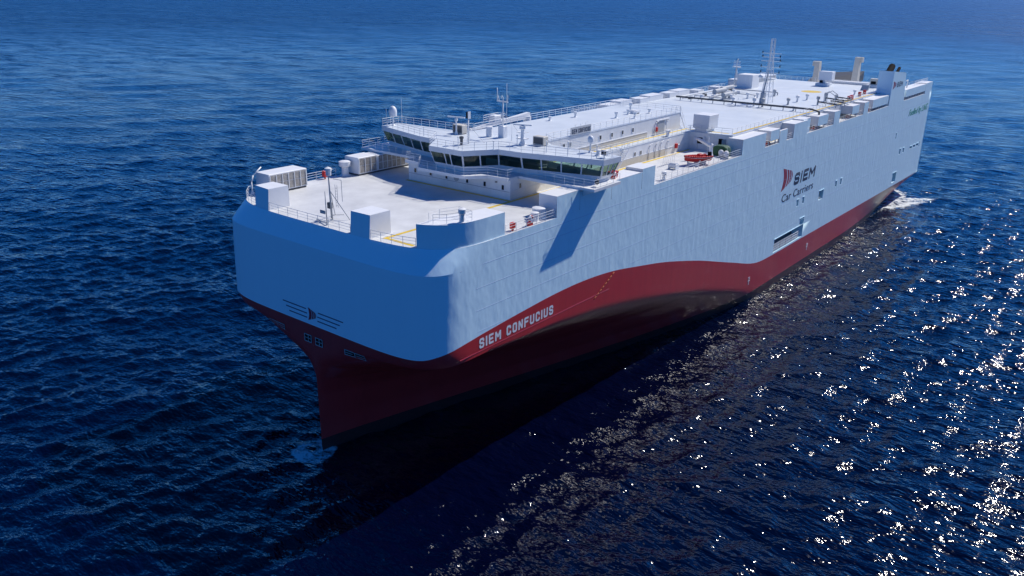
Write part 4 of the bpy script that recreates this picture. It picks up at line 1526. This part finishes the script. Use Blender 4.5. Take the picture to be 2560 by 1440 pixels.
# life raft canisters
def canister(s, t, label):
    e = bpy.data.objects.new('life_raft_canister', None)
    e.location = P(s, t, D)
    COL.objects.link(e)
    tag(e, label, 'life raft', 'life rafts by the davit')
    r, l = .42, .72
    prof = [(-l, .25), (-l + .06, .38), (-l + .12, r), (-.05, r), (-.05, r + .025), (.05, r + .025), (.05, r), (l - .12, r), (l - .06, .38), (l, .25)]
    mb_ = MB()
    n = 18
    k = 0
    for a, rr in prof:
        for i in range(n):
            an = 2 * math.pi * i / n
            mb_.v.append(P(a, rr * math.cos(an), .75 + rr * math.sin(an)))
    for q in range(len(prof) - 1):
        for i in range(n):
            j = (i + 1) % n
            mb_.f.append((q * n + i, q * n + j, (q + 1) * n + j, (q + 1) * n + i))
            mb_.mi.append(0)
    mb_.f += [tuple(range(n)), tuple((len(prof) - 1) * n + i for i in range(n))]
    mb_.mi += [0, 0]
    mb_.build('shell', WHITE, e, smooth=True, angle=35)
    MB().box(-.5, -.4, -.4, .4, 0, .35).box(.4, .5, -.4, .4, 0, .35).build('cradle', GREY, e)
    m2 = MB()
    for a in (-.3, .3):
        for i in range(16):
            an, bn = 2 * math.pi * i / 16, 2 * math.pi * (i + 1) / 16
            m2.quad([(a - .03, (r + .012) * math.cos(x), .75 + (r + .012) * math.sin(x)) if w else (a + .03, (r + .012) * math.cos(x), .75 + (r + .012) * math.sin(x)) for x, w in ((an, 1), (an, 0), (bn, 0), (bn, 1))])
    m2.build('strap', DGREY, e, fix=False)
    e.rotation_euler = (0, 0, math.radians(25))
    return e


canister(71.0, 16.9, 'white life raft canister right beside the green tarpaulin cover')
canister(70.4, 18.1, 'white life raft canister nearest the deck edge by the rescue boat')
# green tarpaulin over a gangway
tarp = bpy.data.objects.new('tarpaulin_cover', None)
tarp.location = P(72.2, 16.4, D)
COL.objects.link(tarp)
tag(tarp, 'dark green tarpaulin cover on deck behind the life raft canisters', 'tarpaulin')
rows = []
rr_ = np.random.RandomState(3)
for i in range(11):
    a = -.75 + 1.5 * i / 10
    row = []
    for j in range(13):
        an = math.pi * j / 12
        hgt = 1.75 * (1 - .06 * abs(a)) * math.sin(an) ** .45 + rr_.uniform(-.03, .03)
        row.append((a + rr_.uniform(-.03, .03), -1.35 * math.copysign(abs(math.cos(an)) ** .55, math.cos(an)), max(0, hgt)))
    rows.append(row)
MB().grid(rows).quad(rows[0]).quad(rows[-1]).build('canvas', GREEN, tarp, smooth=True, angle=50)
mb = MB()
for i in (2, 8):
    mb.path([(p[0], p[1] * 1.01, p[2] + .02) for p in rows[i]], .02, 4)
mb.build('lashing', WHITE, tarp)


def lifebuoy(s, t, z, tilt, yaw, label, group):
    e = bpy.data.objects.new('lifebuoy', None)
    e.location = P(s, t, z)
    e.rotation_euler = (tilt, 0, yaw)
    COL.objects.link(e)
    tag(e, label, 'lifebuoy', group)
    R_, r_ = .36, .09
    for half in range(4):
        mb_ = MB()
        rows_ = []
        for i in range(7):
            an = (half + i / 6) * math.pi / 2
            rows_.append([((R_ + r_ * math.cos(b)) * math.cos(an), r_ * math.sin(b), (R_ + r_ * math.cos(b)) * math.sin(an) + R_ + r_) for b in np.linspace(0, 2 * math.pi, 9)])
        mb_.grid(rows_).build('ring_segment', REDP if half % 2 == 0 else WHITE, e, smooth=True, fix=False)
    return e


lifebuoy(17.6, 18.7, D + .35, 0, 0, 'red and white lifebuoy on the rail ahead of the two white drums', 'lifebuoys')
lifebuoy(36.0, 18.4, 31.36, 0, math.radians(15), 'red and white lifebuoy just aft of the bridge wing tip', 'lifebuoys')
MB().bbox(17.3, 18.0, 18.35, 18.75, D, D + .32, .03).build('lifebuoy_box', REDP, ship)
MB().hexa([(35.7, 17.6, 31.355), (36.9, 17.6, 31.355), (36.9, 18.2, 31.355), (35.7, 18.2, 31.355)], [(35.5, 17.4, 32.2), (37.0, 17.4, 32.2), (37.0, 18.3, 32.2), (35.5, 18.3, 32.2)]).build('marker_bin', REDP, ship)
for s, t in ((147.6, 15.3), (137.4, 16.1), (138.6, 16.1), (139.8, 16.0), (152.6, 14.9)):
    MB().bbox(s, s + .6, t - .6, t, Z2, Z2 + 1.0, .03).build('hose_box', REDP, ship)

# ------------------------------------------------------------------ the sea
def axis(a, b, d0, far, g_lo, g_hi):
    core = list(np.arange(a, b, d0))
    out, x, d = [], core[-1], d0
    while x < far:
        d *= 1 + g_hi
        x += d
        out.append(x)
    pre, x, d = [], core[0], d0
    while x > -far:
        d *= 1 + g_lo
        x -= d
        pre.append(x)
    return np.array(list(reversed(pre)) + core + out)


X = axis(-150.0, 46.0, 0.5, 26000.0, 0.0145, 0.12)
Y = axis(-80.0, 82.0, 0.5, 26000.0, 0.0145, 0.12)
dx = np.gradient(X)
dy = np.gradient(Y)
XX, YY = np.meshgrid(X, Y, indexing='ij')
CELL = np.maximum(dx[:, None], dy[None, :])
XR, YR = XX.ravel(), YY.ravel()
CR = CELL.ravel()
H = np.zeros_like(XR)
HX = np.zeros_like(XR)
HY = np.zeros_like(XR)
VIEW = math.atan2(_fwd[1], _fwd[0])
NW = 64
lam = np.exp(np.linspace(math.log(1.25), math.log(46), NW))
for k in range(NW):
    l = lam[k] * RNG.uniform(.93, 1.07)
    th = VIEW + math.radians(18) + RNG.normal(0, .55 if l < 9 else .38)
    slope = 0.051 if l < 4 else (0.034 if l < 8 else (0.015 if l < 16 else 0.007))
    a = slope * l / (2 * math.pi)
    kx, ky = math.cos(th) * 2 * math.pi / l, math.sin(th) * 2 * math.pi / l
    att_ = np.clip((l / CR - 2.2) / 2.0, 0, 1)
    msk = att_ > 0
    ph = kx * XR[msk] + ky * YR[msk] + RNG.uniform(0, 6.283)
    aa = a * att_[msk]
    H[msk] += aa * np.cos(ph)
    q = .85
    HX[msk] -= q * aa * math.cos(th) * np.sin(ph)
    HY[msk] -= q * aa * math.sin(th) * np.sin(ph)
# foam field: stern wash, a curl at the stem and a thin line along the side
S_, T_ = -XR, YR


def blob(s, t, rs, rt, rot=0.0):
    c, sn = math.cos(rot), math.sin(rot)
    a, b = (S_ - s) * c + (T_ - t) * sn, -(S_ - s) * sn + (T_ - t) * c
    return np.exp(-((a / rs) ** 2 + (b / rt) ** 2))


FO = 1.1 * blob(183, 17, 13, 7.0, .2) + .8 * blob(195, 12, 9, 6) + .75 * blob(190, 22, 9, 2.2, .5) + .45 * blob(225, 4, 30, 12)
bw = np.array([float(breadth(s, 0.3)) for s in np.linspace(0, 200, 401)])
side_d = np.abs(T_) - np.interp(S_, np.linspace(0, 200, 401), bw)
ins = (S_ > 0) & (S_ < 200)
FO += np.where(ins, .50 * np.exp(-np.clip(side_d, 0, 50) / .8) * smoothstep(70, 100, S_), 0)
FO += 1.5 * np.exp(-((np.hypot(S_ + .5, T_ + 1.0) - 1.9) / .8) ** 2) + .7 * blob(-1.4, 0.3, 2.6, 2.0)
H += .10 * blob(-.6, -1.0, 1.5, 1.6)
verts = np.stack([XR + HX, YR + HY, H], 1)
nx, ny = len(X), len(Y)
idx = np.arange(nx * ny).reshape(nx, ny)
faces = np.stack([idx[:-1, :-1], idx[1:, :-1], idx[1:, 1:], idx[:-1, 1:]], -1).reshape(-1, 4)
me = bpy.data.meshes.new('sea')
me.vertices.add(len(verts))
me.vertices.foreach_set('co', verts.ravel())
me.loops.add(len(faces) * 4)
me.loops.foreach_set('vertex_index', faces.ravel().astype(np.int32))
me.polygons.add(len(faces))
me.polygons.foreach_set('loop_start', np.arange(0, len(faces) * 4, 4, dtype=np.int32))
me.polygons.foreach_set('loop_total', np.full(len(faces), 4, dtype=np.int32))
me.polygons.foreach_set('use_smooth', np.ones(len(faces), dtype=bool))
# slopes of the waves too short for the mesh to carry, as surface roughness
RO = np.sqrt(np.clip(.10 ** 4 + (.075 * smoothstep(90, 1500, np.hypot(XR + 60, YR))) ** 2, 0, 1)) ** .5
ar = me.attributes.new('ripple', 'FLOAT', 'POINT')
ar.data.foreach_set('value', RO.astype(np.float32))
ad = me.attributes.new('distant', 'FLOAT_VECTOR', 'POINT')
_far = smoothstep(110, 650, np.hypot(XR + 60, YR)).astype(np.float32)
ad.data.foreach_set('vector', np.repeat(_far, 3))
at = me.attributes.new('foam', 'FLOAT', 'POINT')
at.data.foreach_set('value', np.clip(FO, 0, 0.86).astype(np.float32))
me.update()
me.validate()
sea = link('sea', me)
sea['kind'] = 'structure'
sea['label'] = 'deep blue wind-rippled sea with sun glitter'


def sea_material():
    m = bpy.data.materials.new('sea_water')
    m.use_nodes = True
    nt = m.node_tree
    N, L = nt.nodes.new, nt.links.new
    b = nt.nodes['Principled BSDF']
    b.inputs['Base Color'].default_value = (0.0001, 0.0014, 0.0130, 1)
    ra = N('ShaderNodeAttribute')
    ra.attribute_name = 'ripple'
    b.inputs['IOR'].default_value = 1.333
    b.inputs['Specular IOR Level'].default_value = 0.68
    tc = N('ShaderNodeTexCoord')

    def noise(scale, stretch, detail, rough, rot):
        mp = N('ShaderNodeMapping')
        mp.inputs['Scale'].default_value = stretch
        mp.inputs['Rotation'].default_value = (0, 0, rot)
        L(tc.outputs['Object'], mp.inputs[0])
        n = N('ShaderNodeTexNoise')
        n.inputs['Scale'].default_value = scale
        n.inputs['Detail'].default_value = detail
        n.inputs['Roughness'].default_value = rough
        L(mp.outputs[0], n.inputs['Vector'])
        return n.outputs['Fac']

    def mul(a, k):
        n = N('ShaderNodeMath')
        n.operation = 'MULTIPLY'
        L(a, n.inputs[0])
        if isinstance(k, (int, float)):
            n.inputs[1].default_value = k
        else:
            L(k, n.inputs[1])
        return n.outputs[0]

    def add(a, c):
        n = N('ShaderNodeMath')
        n.operation = 'ADD'
        L(a, n.inputs[0])
        L(c, n.inputs[1])
        return n.outputs[0]
    rot = -(VIEW + math.radians(18))
    swell = noise(.045, (1, .45, 1), 3, .5, rot)
    wave = noise(.30, (1, .38, 1), 4, .55, rot)
    chop = noise(.9, (1, .5, 1), 2, .5, rot + .3)
    rip = noise(2.6, (1, .6, 1), 1, .5, rot - .3)
    gust = noise(.012, (1, 1, 1), 3, .5, 0)
    gp = noise(.011, (1, .35, 1), 5, .6, rot)
    gm = N('ShaderNodeMapRange')
    gm.inputs['From Min'].default_value = .35
    gm.inputs['From Max'].default_value = .65
    gm.inputs['To Min'].default_value = .94
    gm.inputs['To Max'].default_value = 1.06
    L(gp, gm.inputs['Value'])
    L(mul(ra.outputs['Fac'], gm.outputs[0]), b.inputs['Roughness'])
    streaks = noise(.016, (1, .3, 1), 5, .65, rot)
    h = add(add(add(mul(swell, .4), mul(streaks, .3)), mul(wave, 1.15)), add(mul(chop, .36), mul(mul(rip, gust), .22)))
    bp = N('ShaderNodeBump')
    bp.inputs['Strength'].default_value = 1.0
    bp.inputs['Distance'].default_value = 1.0
    L(h, bp.inputs['Height'])
    # ripples of every size far out, where the mesh is coarse
    fv = N('ShaderNodeAttribute')
    fv.attribute_name = 'distant'
    mp2 = N('ShaderNodeMapping')
    mp2.inputs['Scale'].default_value = (1, .32, 1)
    mp2.inputs['Rotation'].default_value = (0, 0, rot)
    L(tc.outputs['Object'], mp2.inputs[0])
    nf = N('ShaderNodeTexNoise')
    nf.inputs['Scale'].default_value = .075
    nf.inputs['Detail'].default_value = 7
    nf.inputs['Roughness'].default_value = .78
    L(mp2.outputs[0], nf.inputs['Vector'])

    def vec(op, a, c):
        n = N('ShaderNodeVectorMath')
        n.operation = op
        for i, v in enumerate((a, c)):
            if v is None:
                continue
            if isinstance(v, tuple):
                n.inputs[i].default_value = v
            else:
                L(v, n.inputs[i])
        return n.outputs[0]
    pert = vec('MULTIPLY', vec('SUBTRACT', nf.outputs['Color'], (.5, .5, .5)), (.95, .95, 0))
    pert = vec('MULTIPLY', pert, fv.outputs['Vector'])
    nrm_ = vec('NORMALIZE', vec('ADD', bp.outputs[0], pert), None)
    L(nrm_, b.inputs['Normal'])
    # foam, broken by noise
    fa = N('ShaderNodeAttribute')
    fa.attribute_name = 'foam'
    fn = noise(.45, (1, 1, 1), 10, .78, 0)
    fc = N('ShaderNodeMath')
    fc.operation = 'MULTIPLY_ADD'
    L(fn, fc.inputs[0])
    fc.inputs[1].default_value = 2.6
    fc.inputs[2].default_value = -1.3
    fm_ = N('ShaderNodeMath')
    fm_.operation = 'ADD'
    L(fa.outputs['Fac'], fm_.inputs[0])
    L(fc.outputs[0], fm_.inputs[1])
    rp2 = N('ShaderNodeValToRGB')
    rp2.color_ramp.elements[0].position = .66
    rp2.color_ramp.elements[1].position = .95
    L(fm_.outputs[0], rp2.inputs[0])
    fb_ = N('ShaderNodeBsdfDiffuse')
    fb_.inputs['Color'].default_value = (.68, .72, .74, 1)
    mx = N('ShaderNodeMixShader')
    L(rp2.outputs[0], mx.inputs[0])
    L(b.outputs[0], mx.inputs[1])
    L(fb_.outputs[0], mx.inputs[2])
    L(mx.outputs[0], nt.nodes['Material Output'].inputs[0])
    return m


me.materials.append(sea_material())


# every far-apart piece becomes a part of its own
def split_pieces():
    bpy.context.view_layer.update()
    for o in [x for x in COL.objects if x.type == 'MESH' and x.name != 'sea' and x.data.users == 1]:
        me_ = o.data
        n = len(me_.vertices)
        par = list(range(n))

        def find(a):
            while par[a] != a:
                par[a] = par[par[a]]
                a = par[a]
            return a
        for e in me_.edges:
            a, b = find(e.vertices[0]), find(e.vertices[1])
            if a != b:
                par[a] = b
        root = np.array([find(i) for i in range(n)])
        ids, isl = np.unique(root, return_inverse=True)
        k = len(ids)
        if k < 2 or k > 1200:
            continue
        co = np.array([v.co[:] for v in me_.vertices])
        lo = np.full((k, 3), np.inf)
        hi = np.full((k, 3), -np.inf)
        np.minimum.at(lo, isl, co)
        np.maximum.at(hi, isl, co)
        size = (hi - lo).max(1)
        gap = np.maximum(0, np.maximum(lo[:, None] - hi[None], lo[None] - hi[:, None]))
        near = np.sqrt((gap ** 2).sum(2)) <= np.maximum(.02, .5 * np.maximum(size[:, None], size[None]))
        lab = -np.ones(k, int)
        c = 0
        for i in range(k):
            if lab[i] >= 0:
                continue
            st = [i]
            lab[i] = c
            while st:
                j = st.pop()
                for q in np.nonzero(near[j] & (lab < 0))[0]:
                    lab[q] = c
                    st.append(q)
            c += 1
        if c < 2:
            continue
        vl = lab[isl]
        for piece in range(c):
            bm = bmesh.new()
            bm.from_mesh(me_)
            bm.verts.ensure_lookup_table()
            bmesh.ops.delete(bm, geom=[bm.verts[i] for i in np.nonzero(vl != piece)[0]], context='VERTS')
            nm = bpy.data.meshes.new(me_.name)
            bm.to_mesh(nm)
            bm.free()
            for m in me_.materials:
                nm.materials.append(m)
            if piece == 0:
                first = nm
            else:
                w = bpy.data.objects.new(o.name.split('.')[0], nm)
                COL.objects.link(w)
                w.parent = o.parent
                w.matrix_local = o.matrix_local.copy()
        o.data = first


split_pieces()
bpy.context.view_layer.update()
